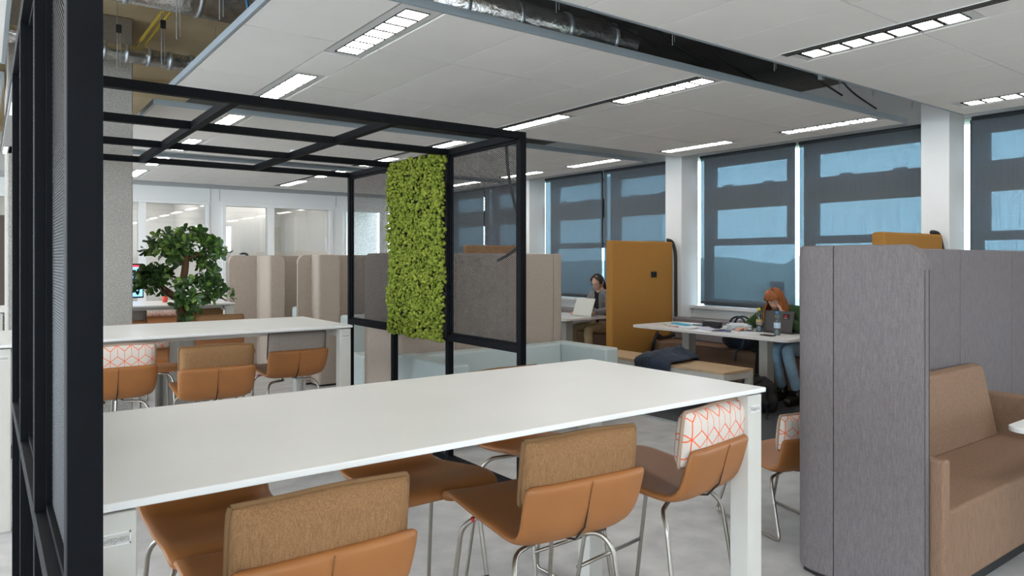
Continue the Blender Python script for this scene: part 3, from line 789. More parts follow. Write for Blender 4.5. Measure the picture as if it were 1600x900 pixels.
# brown sofa in the right-hand booth
t = thing('sofa', 'brown woven sofa with low arms inside the grey booth', 'sofa', (3.24, 1.335, 0))
rbox('seat', 'sofa', .06, 1.80, .012, .58, .085, .425, .018, t)
rbox('plinth', 'plinth', .10, 1.90, .06, .56, 0, .085, .005, t)
rbox('arm', 'sofa', .0, .062, .0, .585, .03, .655, .014, t)
rbox('arm', 'sofa', 1.92, 2.04, .0, .585, .03, .655, .014, t)
bk = MB().add([(x, y, z) for x in (.062, 1.80) for (y, z) in ((.43, .42), (.515, .84), (.588, .855), (.588, .42))], [(0, 1, 2, 3), (7, 6, 5, 4), (0, 4, 5, 1), (1, 5, 6, 2), (2, 6, 7, 3), (3, 7, 4, 0)])
bk.build('backrest', 'sofa', t, bevel=.018, seg=3)
rbox('corner_filler', 'sofa', 1.80, 1.92, .012, .585, .085, .423, .01, t)
# small white table in that booth
t = thing('booth_table', 'white table with rounded corners cut off at the right edge', 'table', (3.97, .71, 0))
MB().prism(rrect(0, 1.2, 0, .66, .07), .675, .70).build('tabletop', 'white', t, bevel=.004)
rbox('leg', 'whitemetal', .55, .65, .28, .38, .02, .676, .004, t); rbox('base', 'whitemetal', .3, .9, .15, .5, 0, .02, .004, t)
# pale low sofa
t = thing('sofa', 'low pale grey leather sofa behind the front table', 'sofa', (2.94, 4.80, 0))
rbox('seat', 'pale', .19, 1.76, .02, .75, .06, .40, .02, t)
rbox('arm', 'pale', 0, .19, 0, .90, .06, .67, .022, t)
rbox('arm', 'pale', 1.76, 1.93, 0.08, .90, .06, .67, .022, t)
rbox('backrest', 'pale', .19, 1.76, .72, .90, .06, .665, .022, t)
rbox('plinth', 'plinth', .05, 1.88, .12, .85, 0, .06, .004, t)
t = thing('sofa', 'pale grey seat seen through the frame, left of the moss panel', 'sofa', (3.36, 7.30, 0))
rbox('seat', 'pale', 0, 1.6, 0, .62, .06, .44, .03, t); rbox('backrest', 'pale', 0, 1.6, .42, .66, .42, .86, .03, t); rbox('plinth', 'plinth', .05, 1.55, .05, .6, 0, .06, .004, t)
t = thing('sofa', 'pale grey seat between the two furthest beige booth walls', 'sofa', (3.5, 9.2, 0))
rbox('seat', 'pale', 0, 1.5, 0, .60, .06, .44, .03, t); rbox('backrest', 'pale', -.06, 1.5, .42, .62, .42, .86, .03, t); rbox('plinth', 'plinth', .05, 1.45, .05, .55, 0, .06, .004, t)

# ------------------------------------------------------------------ ochre screens and window benches
for i, (yy, nm, cab) in enumerate(((6.40, 'beside the work table', 1), (9.72, 'seen over the beige wall through the mesh', 0), (3.06, 'showing above the grey booth wall', 1))):
    t = thing('ochre_screen', 'tall ochre cloth screen at the window wall, %s' % nm, 'partition', (6.27, yy, 0), 0, 'ochre cloth screens')
    rbox('padded_body', 'orange', 0, 1.13, 0, .12, .02, 1.75, .025, t)
    rbox('foot_plate', 'plinth', .05, 1.1, .02, .10, 0, .025, .003, t)
    if i == 0:
        so = MB().box(.70, .80, -.012, .004, 1.28, 1.355).build('socket_plate', 'plinth', t, bevel=.003)
        MB().tube([(.727, -.016, 1.318), (.727, -.010, 1.318)], .018, 12).tube([(.773, -.016, 1.318), (.773, -.010, 1.318)], .018, 12).build('socket', 'cable', so)
    if cab: wire('cable', 'thick black cable over the edge of the ochre screen %s' % nm, 'cable',
         [(7.34, yy + .06, 1.775), (7.42, yy + .03, 1.76), (7.425, yy - .02, 1.6), (7.425, yy - .025, .72), (7.41, yy - .06, .54), (7.2, yy - .12, .505), (6.99, yy - .10, .50)] if i == 0 else [(7.30, yy + .06, 1.77), (7.42, yy + .05, 1.765), (7.43, yy + .0, 1.5), (7.43, yy - .03, .3)], .022, 'cable', fil=.08)
wire('cable', 'black power cable ends hanging in front of the window bench', 'cable', [(7.05, 6.25, .505), (6.92, 6.24, .56), (6.86, 6.24, .50), (6.84, 6.26, .30), (6.80, 6.2, .13)], .016, 'cable', fil=.04)
wire('cable', 'stiff black lead sticking up beside the window bench', 'cable', [(6.90, 6.22, .60), (6.84, 6.24, .45), (6.80, 6.27, .25)], .018, 'cable')
for a, b, nm in ((3.34, 6.36, 'under the blinds by the red-haired woman'), (6.62, 9.66, 'behind the ochre screen, under the next blinds')):
    t = thing('window_bench', 'brown upholstered bench with grey back cushion, %s' % nm, 'bench', (6.90, a, 0), 0, 'benches along the window wall')
    rbox('seat', 'sofa', 0, .56, 0, b - a, .11, .47, .02, t); rbox('plinth', 'plinth', .06, .55, .02, b - a - .02, .008, .11, .003, t)
    rbox('back_cushion', 'greybench', .41, .54, .02, b - a - .02, .47, .76, .03, t)
# work tables by the window
def desk(x0, x1, y0, y1, label, legs):
    t = thing('work_table', label, 'table', (x0, y0, 0), 0, 'white tables at the window benches')
    L_, W_ = x1 - x0, y1 - y0
    MB().prism(rrect(0, L_, 0, W_, .09), .712, .74).build('tabletop', 'white', t, bevel=.004)
    for ly in legs:
        rbox('leg', 'whitemetal', L_ / 2 - .06, L_ / 2 + .06, ly - .05, ly + .05, .03, .713, .004, t)
        rbox('foot', 'whitemetal', .25, L_ - .06, ly - .05, ly + .05, .008, .032, .004, t)
    return t
desk(6.15, 6.97, 3.92, 5.98, 'white work table with rounded corners where the red-haired woman sits', (.50, 1.52))
desk(6.02, 6.84, 7.02, 9.0, 'white work table of the woman in the grey jacket', (.42, 1.5))
# wooden bench
t = thing('bench', 'low oak-topped bench on white legs in front of the work table', 'bench', (5.56, 4.2, 0))
MB().box(0, .46, 0, 1.82, .425, .45).build('seat_board', 'wood', t, bevel=.003)
for y in (.0, 1.76): 
    for x in (.0, .40): MB().box(x, x + .06, y, y + .06, .008, .425).build('leg', 'whitemetal', t, bevel=.003)
    MB().box(.06, .40, y + .005, y + .055, .365, .425).build('end_rail', 'whitemetal', t)
for x in (.005, .415): MB().box(x, x + .04, .06, 1.76, .375, .425).build('side_rail', 'whitemetal', t)

# ------------------------------------------------------------------ potted tree
t = thing('potted_tree', 'bushy green tree with a bent brown trunk in a tall grey planter', 'tree', (1.49, 7.22, 0))
rv = Vector((.8045, -.594, 0)); fv = Vector((.594, .8045, 0))
def tp(px, pz, dep=0): return rv * ((px - 282) * .00606) + Vector((0, 0, 1.5 - (pz - 407) * .00606)) + fv * dep
pl = MB().prism(rrect(-.20, .20, -.20, .20, .03, 3), 0, .86).build('planter', pbr('grey_planter', (.40, .38, .35), .8, var=.15, scale=14, stretch=(1, 1, .2)), t, bevel=.01)
MB().box(-.185, .185, -.185, .185, .855, .868).build('soil', pbr('dark_soil', (.05, .035, .025), 1, bump=.6, bscale=60), pl)
bark = pbr('brown_bark', (.12, .058, .026), .9, var=.35, scale=14, stretch=(1, 1, .25), bump=.6, bscale=45)
tk = MB()
tk.tube([Vector((0, 0, .86)), tp(283, 500), tp(281, 478), tp(276, 466)], [.062, .05, .044, .042], 10)
tk.tube([tp(277, 468), tp(266, 460), tp(255, 452), tp(247, 446), tp(240, 440, .02)], [.040, .036, .033, .03, .015], 9)
tk.tube([tp(279, 472), tp(283, 455, -.03), tp(286, 435, -.02), tp(290, 410, -.02), tp(288, 390)], [.036, .034, .034, .036, .018], 9)
tk.tube([tp(281, 478), tp(296, 466, -.04), tp(312, 455, -.05), tp(335, 460, -.05)], [.03, .022, .014, .006], 8)
for a, b in (((288, 395), (255, 385)), ((290, 405), (325, 385)), ((288, 392), (285, 368)), ((247, 446), (222, 436)), ((325, 388), (344, 392)), ((255, 385), (228, 384)), ((300, 462), (348, 458)), ((255, 452), (245, 425)), ((335, 460), (352, 470))):
    tk.tube([tp(*a), tp((a[0] + b[0]) / 2, (a[1] + b[1]) / 2 + 2, .04), tp(*b)], [.014, .01, .004], 6)
tk.build('trunk', bark, t, True, subsurf=1)
leafm = [pbr('leaf_green_%s' % n_, c_, .36, var=.35, scale=9, spec=.5) for n_, c_ in (('dark', (.042, .098, .024)), ('mid', (.075, .165, .034)), ('light', (.18, .30, .055)))]
def leaf_mesh(name):
    L_, W_ = 1.0, .46
    st = [(0, .06, 0), (.2, .28, .02), (.45, .75, .05), (.72, 1.0, .05), (.9, .7, .02), (1.0, .08, -.03)]
    vs = []; fs = []
    for (a, wd, z) in st:
        vs += [(-W_ / 2 * wd, a * L_, z + .10 * wd), (0, a * L_, z), (W_ / 2 * wd, a * L_, z + .10 * wd)]
    for i in range(len(st) - 1):
        for k in (0, 1): fs.append((i * 3 + k, i * 3 + k + 1, i * 3 + 4 + k, i * 3 + 3 + k))
    return vs, fs
lv, lf = leaf_mesh('leaf')
lme = []
for m_ in leafm:
    me = bpy.data.meshes.new('leaf'); me.from_pydata(lv, [], lf); me.materials.append(m_); me.polygons.foreach_set('use_smooth', [True] * len(lf)); lme.append(me)
rl = random.Random(21); ros = []
def blob(px, pz, rx, rz, n_, dep=0):
    for _ in range(n_):
        while True:
            a = Vector((rl.uniform(-1, 1), rl.uniform(-1, 1), rl.uniform(-1, 1)))
            if .35 < a.length < 1: break
        ros.append((tp(px, pz, dep) + rv * a.x * rx * .00606 + fv * a.y * rx * .0055 + Vector((0, 0, a.z * rz * .00606)), a.normalized()))
blob(285, 384, 46, 24, 62); blob(300, 400, 34, 20, 22); blob(268, 396, 26, 14, 14); blob(240, 438, 27, 17, 38); blob(252, 430, 20, 12, 10)
blob(310, 455, 27, 23, 36, -.06); blob(288, 482, 18, 12, 10, -.06); blob(330, 445, 12, 18, 8); blob(347, 462, 9, 8, 5); blob(226, 384, 7, 7, 4); blob(343, 392, 9, 9, 6); blob(218, 452, 9, 9, 7); blob(330, 425, 6, 6, 3)
allv = []
for c_, out in ros:
    ax = (out + Vector((0, 0, .55)) + Vector((rl.uniform(-.3, .3), rl.uniform(-.3, .3), 0))).normalized()
    q = ax.to_track_quat('Z', 'Y')
    for k in range(rl.choice((6, 7, 8))):
        az = k * 2.4 + rl.random() * .5; el = R(rl.uniform(5, 55)); s = rl.uniform(.062, .10)
        mt = Matrix.Translation(c_) @ q.to_matrix().to_4x4() @ Matrix.Rotation(az, 4, 'Z') @ Matrix.Rotation(el, 4, 'X') @ Matrix.Scale(s, 4)
        young = c_.z > 1.4 and rl.random() < .22 or rl.random() < .12
        allv.append((mt, 2 if young else rl.choice((0, 0, 1))))
allv.sort(key=lambda e: (e[0].translation.dot(fv)))
for mt, mi in allv[:290]:
    o = bpy.data.objects.new('leaf', lme[mi]); C.objects.link(o); o.parent = t; o.matrix_local = mt
fb = MB()
for mt, mi in allv[290:]:
    fb.cur = mi; fb.add([mt @ Vector(v) for v in lv], lf)
fo = fb.build('foliage', leafm, t, True); fo['kind'] = 'stuff'
# things on and near the far table
t = thing('monitor', 'bright monitor screen peeping out beside the pillar', 'monitor', (1.53, 10.2, .0))
rbox('housing', 'plinth', -.35, .12, .0, .04, 1.02, 1.46, .006, t)
MB().box(-.335, .105, -.004, .001, 1.04, 1.44).build('screen', emit('screen_glow', (.20, .48, .9), 1.0), t)
MB().box(-.335, .105, -.006, .0, 1.415, 1.44).build('screen_bar', emit('screen_red', (.7, .05, .08), .8), t)
rbox('stand', 'plinth', -.14, -.08, .0, .05, .76, 1.04, .004, t); rbox('foot', 'plinth', -.22, 0, -.06, .12, .745, .76, .004, t)
t = thing('side_desk', 'plain white desk under the monitor beyond the third table', 'table', (.2, 10.05, 0))
rbox('tabletop', 'white', 0, 1.6, 0, .7, .72, .745, .003, t)
for x in (.03, 1.53):
    for y in (.03, .62): rbox('leg', 'whitemetal', x, x + .05, y, y + .05, 0, .72, .003, t)
for k, (x, c_) in enumerate(((1.62, (.75, .10, .06)), (1.74, (.7, .12, .1)))):
    t = thing('cup', ['orange-red cup on the far side of the third table', 'small red beaker on the third table behind the trunk'][k], 'cup', (x, 8.7 - .25 * k, 1.036))
    MB().lathe([(.026, 0), (.036, .10), (.034, .10), (.025, .006)], 16).build('body', pbr('cup_red_%d' % k, c_, .4), t, True)
    MB().lathe([(.0365, .098), (.0365, .103), (.033, .103)], 16).build('rim', 'lamp', t, True)
t = thing('paper_sheet', 'white card lying on top of the far left beige booth wall', 'paper', (2.90, 10.46, 1.571))
MB().box(-.09, .09, -.03, .03, 0, .012).build('sheet', 'lamp', t)
t = thing('black_rounded_object', 'small black rounded object behind the far left booth wall', 'lamp', (3.02, 10.62, 0))
MB().lathe([(.07, 1.52), (.075, 1.56), (.055, 1.60), (.02, 1.615)], 16).build('shade', 'plinth', t, True); MB().lathe([(.01, .02), (.01, 1.54)], 8).lathe([(.1, 0), (.1, .02)], 16).build('stand', 'plinth', t)  # black rounded object of unknown kind; dome and stand are made up

# ------------------------------------------------------------------ people
def skin(name, chains, mat, parent, sub=2, extra=None):
    """one continuous surface grown round a skeleton: chains = lists of (point, radius or (rx, ry)); equal points are shared"""
    vs = []; rs = []; es = set(); idx = {}
    for ch_ in chains:
        prev = None
        for p, r in ch_:
            key = tuple(round(q, 4) for q in p)
            if key not in idx: idx[key] = len(vs); vs.append(p); rs.append(r)
            i = idx[key]
            if prev is not None and prev != i: es.add((prev, i))
            prev = i
    me = bpy.data.meshes.new(name); me.from_pydata(vs, list(es), []); o = bpy.data.objects.new(name, me); C.objects.link(o)
    o.modifiers.new('skin', 'SKIN').use_smooth_shade = True
    for i, r in enumerate(rs):
        sv = me.skin_vertices[0].data[i]; sv.radius = r if isinstance(r, tuple) else (r, r); sv.use_root = (i == 0)
    sb = o.modifiers.new('sub', 'SUBSURF'); sb.levels = sub; sb.render_levels = sub
    bpy.context.view_layer.update()
    ev = bpy.data.meshes.new_from_object(o.evaluated_get(bpy.context.evaluated_depsgraph_get()))
    bpy.data.objects.remove(o); bpy.data.meshes.remove(me); ev.name = name; ev.materials.clear()
    return link(name, ev, mat, parent, True)
V = Vector
def head_parts(t, body_mat, H, face, up, s=1.0, blink=False):
    """head with eye sockets, nose, mouth, chin and ears; face = facing direction, up = up direction of the head"""
    f = face.normalized(); u = (up - f * up.dot(f)).normalized(); r = f.cross(u)
    Mx = Matrix.Translation(H) @ Matrix(((r.x, f.x, u.x, 0), (r.y, f.y, u.y, 0), (r.z, f.z, u.z, 0), (0, 0, 0, 1)))
    bm = bmesh.new(); bmesh.ops.create_icosphere(bm, subdivisions=4, radius=1)
    for v in bm.verts:
        x, y, z = v.co
        sx, sy, sz = .073, .093, .112
        if z < 0: sx *= 1 - .30 * (-z) ** 1.5; sy *= 1 - .05 * -z
        px_, py_, pz_ = x * sx, y * sy, z * sz
        if y > 0:                                     # the face side
            g = lambda cx, cz, w_, hh: math.exp(-((px_ - cx) / w_) ** 2 - ((pz_ - cz) / hh) ** 2)
            py_ -= .004 * y
            py_ += .020 * g(0, -.022, .010, .020) + .008 * g(0, -.004, .008, .02)        # nose
            py_ -= .010 * (g(.030, .006, .016, .011) + g(-.030, .006, .016, .011))        # sockets
            py_ += .006 * g(0, -.058, .020, .007) - .004 * g(0, -.0585, .018, .0025)       # lips
            py_ += .008 * g(0, -.092, .018, .014)                                         # chin
            py_ += .004 * (g(.030, .026, .018, .008) + g(-.030, .026, .018, .008))        # brows
        v.co = (px_ * s, py_ * s, pz_ * s)
    me = bpy.data.meshes.new('head'); bm.to_mesh(me); bm.free(); me.transform(Mx)
    hd = link('head', me, body_mat, t, True)
    e = MB(); 
    for sx in (-1, 1): e.lathe([(.001, -.0095), (.0075, -.006), (.0095, 0), (.0075, .006), (.001, .0095)], 10, (sx * .030 * s, .074 * s, .006 * s))
    eo = e.build('eyes', pbr('eye_white', (.5, .47, .45), .3), hd, True); eo.data.transform(Mx)
    ir = MB()
    for sx in (-1, 1): ir.tube([(sx * .030 * s, .0815 * s, .005 * s), (sx * .030 * s, .0842 * s, .005 * s)], .0048, 10)
    ir.build('irises', 'dark', hd, True).data.transform(Mx)
    mo_ = MB().tube([(-.021 * s, .076 * s, -.058 * s), (-.010 * s, .0885 * s, -.0565 * s), (0, .0905 * s, -.0575 * s), (.010 * s, .0885 * s, -.0565 * s), (.021 * s, .076 * s, -.058 * s)], [.001, .0042, .0048, .0042, .001], 6)
    mo_.build('mouth', pbr('lips', (.50, .19, .16), .5), hd, True).data.transform(Mx)
    er = MB()
    for sx in (-1, 1): er.tube([(sx * .071 * s, -.004, .022 * s), (sx * .080 * s, -.016 * s, .018 * s), (sx * .080 * s, -.018 * s, -.004 * s), (sx * .072 * s, -.006 * s, -.024 * s)], [.004, .010, .009, .004], 8)
    er.build('ears', body_mat, hd, True).data.transform(Mx)
    return hd, Mx
def hand_chains(wr, d, n_, side, curl=.5):
    """palm and five fingers from the wrist: d = pointing direction, n_ = back-of-hand normal"""
    d = d.normalized(); n_ = (n_ - d * n_.dot(d)).normalized(); s_ = d.cross(n_) * side
    P_ = wr + d * .045
    ch_ = [[(wr, (.024, .018)), (P_, (.034, .015))]]
    for k, L_ in enumerate((.068, .076, .070, .056)):
        b = wr + d * .085 + s_ * (-.027 + .018 * k)
        k1 = b + d * L_ * .42 - n_ * L_ * .10 * curl; k2 = k1 + d * L_ * .30 - n_ * L_ * .28 * curl; k3 = k2 + d * L_ * .2 - n_ * L_ * .35 * curl
        ch_.append([(P_, (.034, .015)), (b, .0095), (k1, .0088), (k2, .0080), (k3, .0066)])
    tb = wr + d * .03 - s_ * .034
    ch_.append([(wr, (.024, .018)), (tb, .0115), (tb + d * .028 - s_ * .014 - n_ * .006, .0098), (tb + d * .052 - s_ * .016 - n_ * .014, .0078)])
    return ch_
def person(label, hip, chest, neck, head, face, up, shoulders, elbows, wrists, hands, hips, knees, ankles, toes):
    t = thing('person', label, 'person', (hip.x, hip.y, 0)); o = V((hip.x, hip.y, 0))
    W = lambda p: p - o
    sp = [W(hip), W(hip.lerp(chest, .5)), W(chest), W(neck)]
    chains = [[(sp[0], (.135, .11)), (sp[1], (.115, .095)), (sp[2], (.135, .10)), (sp[3], (.052, .052)), (W(head), (.05, .05))]]
    for i in (0, 1):
        S_, E_, W_ = W(shoulders[i]), W(elbows[i]), W(wrists[i])
        chains.append([(sp[2], (.135, .10)), (S_, .058), (S_.lerp(E_, .5), .045), (E_, .038), (E_.lerp(W_, .45), .034), (W_, (.024, .018))])
        d, n_ = hands[i]
        chains += hand_chains(W_, d, n_, (1, -1)[i])
        Hh, K, A, T_ = W(hips[i]), W(knees[i]), W(ankles[i]), W(toes[i])
        chains.append([(sp[0], (.135, .11)), (Hh, .088), (Hh.lerp(K, .5), .074), (K, .056), (K.lerp(A, .35), .052), (A, .034), (A + (T_ - A) * .3 + V((0, 0, -.03)), .028), (T_, .022)])
    body = skin('body', chains, 'skin', t)
    return t, W, sp
def sleeve(W, S_, E_, W_, g=.012): return [(W(S_), .058 + g), (W(S_).lerp(W(E_), .5), .045 + g), (W(E_), .040 + g), (W(E_).lerp(W(W_), .5), .034 + g), (W(E_).lerp(W(W_), .92), .027 + g)]

# --- red-haired woman leaning over her work
hip = V((7.10, 4.36, .57)); chest = V((6.94, 4.44, .88)); neck = V((6.86, 4.45, 1.01)); head = V((6.775, 4.455, 1.08))
sh = [V((6.96, 4.66, .96)), V((6.92, 4.25, .95))]; el = [V((6.83, 4.83, .775)), V((6.80, 4.14, .77))]; wrr = [V((6.60, 4.70, .768)), V((6.74, 4.33, .90))]
hp = [V((7.08, 4.45, .56)), V((7.08, 4.27, .56))]; kn = [V((6.62, 4.37, .585)), V((6.60, 4.21, .59))]; an = [V((6.82, 4.40, .11)), V((6.78, 4.20, .11))]; to = [V((6.62, 4.40, .042)), V((6.58, 4.19, .042))]
face = V((-.87, -.14, -.46)); up = V((-.46, .02, .88))
t, W, sp = person('person with long red hair, dark green jumper and pale jeans at the work table', hip, chest, neck, head, face, up, sh, el, wrr, [(V((-1, .1, 0)), V((0, 0, 1))), (V((-.05, .3, 1)), V((0, -1, .2)))], hp, kn, an, to)
hd, Mx = head_parts(t, 'skin', W(head), face, up)
green = pbr('green_knit', (.026, .060, .016), .95, var=.3, scale=60, bump=.4, bscale=300, dist=.002)
skin('jumper', [[(sp[0], (.165, .140)), (sp[1], (.148, .128)), (sp[2], (.166, .134)), (sp[2].lerp(sp[3], .80), (.088, .082))], [(sp[2], (.166, .134))] + sleeve(W, sh[0], el[0], wrr[0], .020), [(sp[2], (.166, .134))] + sleeve(W, sh[1], el[1], wrr[1], .020)], green, t)
jeans = pbr('pale_denim', (.27, .42, .54), .85, var=.18, scale=12, bump=.3, bscale=200, dist=.002)
def trousers(name, mat, g=.010):
    ch_ = []
    for i in (0, 1):
        Hh, K, A = W(hp[i]), W(kn[i]), W(an[i])
        ch_.append([(sp[0].lerp(sp[1], .45), (.150, .128)), (sp[0], (.158, .135)), (Hh, .096 + g), (Hh.lerp(K, .5), .076 + g), (K, .058 + g), (K.lerp(A, .35), .054 + g), (K.lerp(A, .93), .042 + g)])
    return skin(name, ch_, mat, t)
trousers('jeans', jeans)
leb = pbr('black_boot_leather', (.012, .011, .010), .35)
def boots(name, mat):
    for i in (0, 1):
        A, T_ = W(an[i]), W(to[i]); d = (T_ - A); d.z = 0; d.normalize()
        b = skin(name, [[(A + V((0, 0, .09)), .060), (A + V((0, 0, .02)), .060), (A + d * .02 + V((0, 0, .062 - A.z)), .060), (A + d * .12 + V((0, 0, .056 - A.z)), .056), (T_ + d * .03 + V((0, 0, .052 - T_.z)), .050)]], mat, t)
boots('boot', leb)
hairm = pbr('red_hair', (.30, .085, .014), .42, var=.40, scale=40, stretch=(1, 1, .12), bump=.35, bscale=220, bstretch=(1, 1, .08), dist=.003)
Hd = lambda x, y, z: Mx @ V((x, y, z)) + V((hip.x, hip.y, 0))
def mane(name, mat, a0, a1, fall, flare, seed, nu=72, nv=22, scale=(.086, .104, .124), lean=V((0, 0, -1)), rip=.035):
    """hair as a shell of strands: from the crown over the skull, then hanging down; open at the face"""
    vs = []; fs = []; c_ = Mx @ V((0, -.006, .008)); f = (Mx.to_3x3() @ V((0, 1, 0))).normalized(); r_ = (Mx.to_3x3() @ V((1, 0, 0))).normalized()
    for i in range(nu + 1):
        th_ = R(a0 + (a1 - a0) * i / nu); ripple = 1 + rip * math.sin(i * 1.9) + rip * .8 * noise.noise(V((i * .35, seed, 0)))
        edge = min(i, nu - i) / nu; L_ = fall * (1 + .10 * noise.noise(V((i * .5, 3, seed)))) 
        for j in range(nv + 1):
            v = j / nv; ph = R(2) + min(v / .5, 1) * R(94); rp_ = 1 + (ripple - 1) * min(1, v * 3)
            d = V((math.sin(ph) * math.sin(th_) * scale[0], math.sin(ph) * math.cos(th_) * scale[1], math.cos(ph) * scale[2])) * rp_
            p = c_ + (Mx.to_3x3() @ d)
            if v > .5:
                t_ = (v - .5) / .5; out = (r_ * math.sin(th_) + f * math.cos(th_) * .4); out.z = 0
                p = p + lean * (L_ * t_) + out * (flare * math.sin(t_ * 2.6)) + out * (.006 * math.sin(i * 1.9 + t_ * 3))
            vs.append(tuple(p))
    W_ = nv + 1
    for i in range(nu):
        for j in range(nv): q = i * W_ + j; fs.append((q, q + W_, q + W_ + 1, q + 1))
    o = MB().add(vs, fs).build(name, mat, hd, True); sd = o.modifiers.new('solid', 'SOLIDIFY'); sd.thickness = .010; sd.offset = 0
    return o
mane('hair', hairm, 46, 314, .245, .045, 2)
fr_ = MB()
for k in range(11):     # fringe swept across the brow from the parting
    x = -.066 + .0125 * k
    fr_.tube(fillet([W(Hd(.022 + x * .35, .025, .128)), W(Hd(x * .9, .082, .098)), W(Hd(x * 1.15 - .004, .104, .052 + .010 * math.sin(k * .9)))], .05, 4), .0115, 7)
fr_.build('fringe', hairm, hd, True)

# --- woman in the grey jacket, partly behind the ochre screen
hip = V((7.08, 7.36, .57)); chest = V((7.02, 7.37, .93)); neck = V((6.99, 7.37, 1.09)); head = V((6.94, 7.37, 1.185))
sh = [V((7.03, 7.55, 1.02)), V((7.01, 7.19, 1.02))]; el = [V((6.94, 7.62, .80)), V((6.92, 7.12, .80))]; wrr = [V((6.72, 7.52, .775)), V((6.72, 7.24, .775))]
hp = [V((7.06, 7.45, .56)), V((7.06, 7.28, .56))]; kn = [V((6.63, 7.52, .56)), V((6.60, 7.20, .57))]; an = [V((6.62, 7.54, .10)), V((6.60, 7.16, .10))]; to = [V((6.44, 7.56, .035)), V((6.42, 7.14, .035))]
face = V((-.92, -.10, -.30)); up = V((-.3, 0, .95))
t, W, sp = person('person with dark hair, glasses, grey jacket and khaki trousers behind a silver laptop', hip, chest, neck, head, face, up, sh, el, wrr, [(V((-1, 0, 0)), V((0, 0, 1))), (V((-1, 0, 0)), V((0, 0, 1)))], hp, kn, an, to)
hd, Mx = head_parts(t, 'skin', W(head), face, up)
skin('shirt', [[(sp[0], (.158, .135)), (sp[1], (.142, .122)), (sp[2], (.158, .128)), (sp[2].lerp(sp[3], .86), (.072, .068))]] + [[(sp[2], (.158, .128)), (W(sh[i]), .071), (W(sh[i]).lerp(W(el[i]), .35), .062)] for i in (0, 1)], pbr('black_shirt', (.015, .015, .016), .9, var=.5, scale=50), t)
gj = pbr('grey_jacket', (.20, .20, .21), .9, var=.15, scale=40)
jk = skin('jacket', [[(sp[0], (.176, .152)), (sp[1], (.160, .140)), (sp[2], (.176, .146)), (sp[2].lerp(sp[3], .80), (.090, .085))], [(sp[2], (.176, .146))] + sleeve(W, sh[0], el[0], wrr[0], .028), [(sp[2], (.176, .146))] + sleeve(W, sh[1], el[1], wrr[1], .028)], gj, t)
bm = bmesh.new(); bm.from_mesh(jk.data)      # open front
bmesh.ops.delete(bm, geom=[f for f in bm.faces if f.calc_center_median().x < sp[2].x - .03 and abs(f.calc_center_median().y - sp[2].y) < .045 + .05 * max(0, f.calc_center_median().z - .9)], context='FACES')
bm.to_mesh(jk.data); bm.free(); sd = jk.modifiers.new('solid', 'SOLIDIFY'); sd.thickness = .006
trousers('trousers', pbr('khaki_cotton', (.36, .27, .15), .9, var=.12, scale=10, bump=.4, bscale=40, dist=.006))
boots('shoe', leb)
darkh = pbr('dark_hair', (.025, .016, .012), .4, var=.4, scale=40, stretch=(1, 1, .12))
mane('hair', darkh, 62, 298, .035, -.03, 5, scale=(.081, .101, .121), rip=.012)
tl_ = MB()
for sd in (-1, 1):
    for k in range(6): tl_.tube(fillet([W(Hd(sd * .006, .035 + .004 * k, .122 - .002 * k)), W(Hd(sd * (.045 + .003 * k), .070 - .004 * k, .088)), W(Hd(sd * .078, .035 - .006 * k, .035))], .04, 4), .009, 7)
for k in range(7): tl_.tube(fillet([W(Hd(-.03 + .010 * k, -.095, .0)), W(Hd(-.025 + .008 * k, -.12, -.07)), W(Hd(-.012 + .004 * k, -.115, -.17))], .05, 4), [.013] * 12 if False else .012, 7)
tl_.build('parted_locks', darkh, hd, True)
g_ = MB()
for sx in (-1, 1): g_.tube([(sx * .030 + .021 * math.cos(k * math.pi / 8), .092, .006 + .017 * math.sin(k * math.pi / 8)) for k in range(17)], .0016, 5)
g_.tube([(-.01, .098, .008), (.01, .098, .008)], .0015, 5)
for sx in (-1, 1): g_.tube([(sx * .051, .09, .01), (sx * .076, .0, .014)], .0015, 5)
g_.build('glasses', 'plinth', hd, True).data.transform(Mx)

# ------------------------------------------------------------------ laptops, bottles, papers, bags
def laptop(label, loc, rz, w_, d_, mat, tilt, sticker=None, lidh=.235):
    t = thing('laptop', label, 'laptop', loc, R(rz))      # the lid's back faces -y
    rbox('keyboard_base', mat, -w_ / 2, w_ / 2, 0, d_, 0, .014, .004, t)
    MB().box(-w_ / 2 + .02, w_ / 2 - .02, .06, d_ - .09, .014, .0155).build('keys', 'plinth', t)
    Lm = Matrix.Translation((0, 0, .014)) @ Matrix.Rotation(R(tilt), 4, 'X')
    lid = MB().box(-w_ / 2, w_ / 2, -.008, 0, 0, lidh).build('lid', mat, t, bevel=.003); lid.matrix_local = Lm
    MB().box(-w_ / 2 + .01, w_ / 2 - .01, 0.0002, .0015, .014, lidh - .01).build('screen', pbr('screen_dark', (.03, .04, .05), .2), lid)
    if sticker:
        s_ = MB().box(.050, .125, -.0092, -.0080, lidh - .085, lidh - .032).build('sticker', 'plinth', lid)
        MB().box(.066, .088, -.0100, -.0092, lidh - .068, lidh - .042).tube([(.092, -.0096, lidh - .060), (.100, -.0096, lidh - .048), (.104, -.0096, lidh - .062), (.110, -.0096, lidh - .052)], .0022, 5).build('sticker_mark', 'red', s_)
        MB().box(.060, .104, -.0100, -.0092, lidh - .0765, lidh - .0725).build('sticker_line', 'lamp', s_)
    return t
laptop('dark grey laptop with a small sticker on its lid, before the red-haired person', (6.66, 4.36, .741), -90, .34, .24, pbr('gunmetal_shell', (.085, .082, .085), .4, .4), -14, True, .222)
laptop('silver open laptop in front of the person in grey', (6.50, 7.215, .741), -90, .37, .25, pbr('silver_shell', (.60, .61, .56), .4, .3), -20, None, .245)
clear = glass_mat('clear_plastic', (.86, .92, .94), .06)
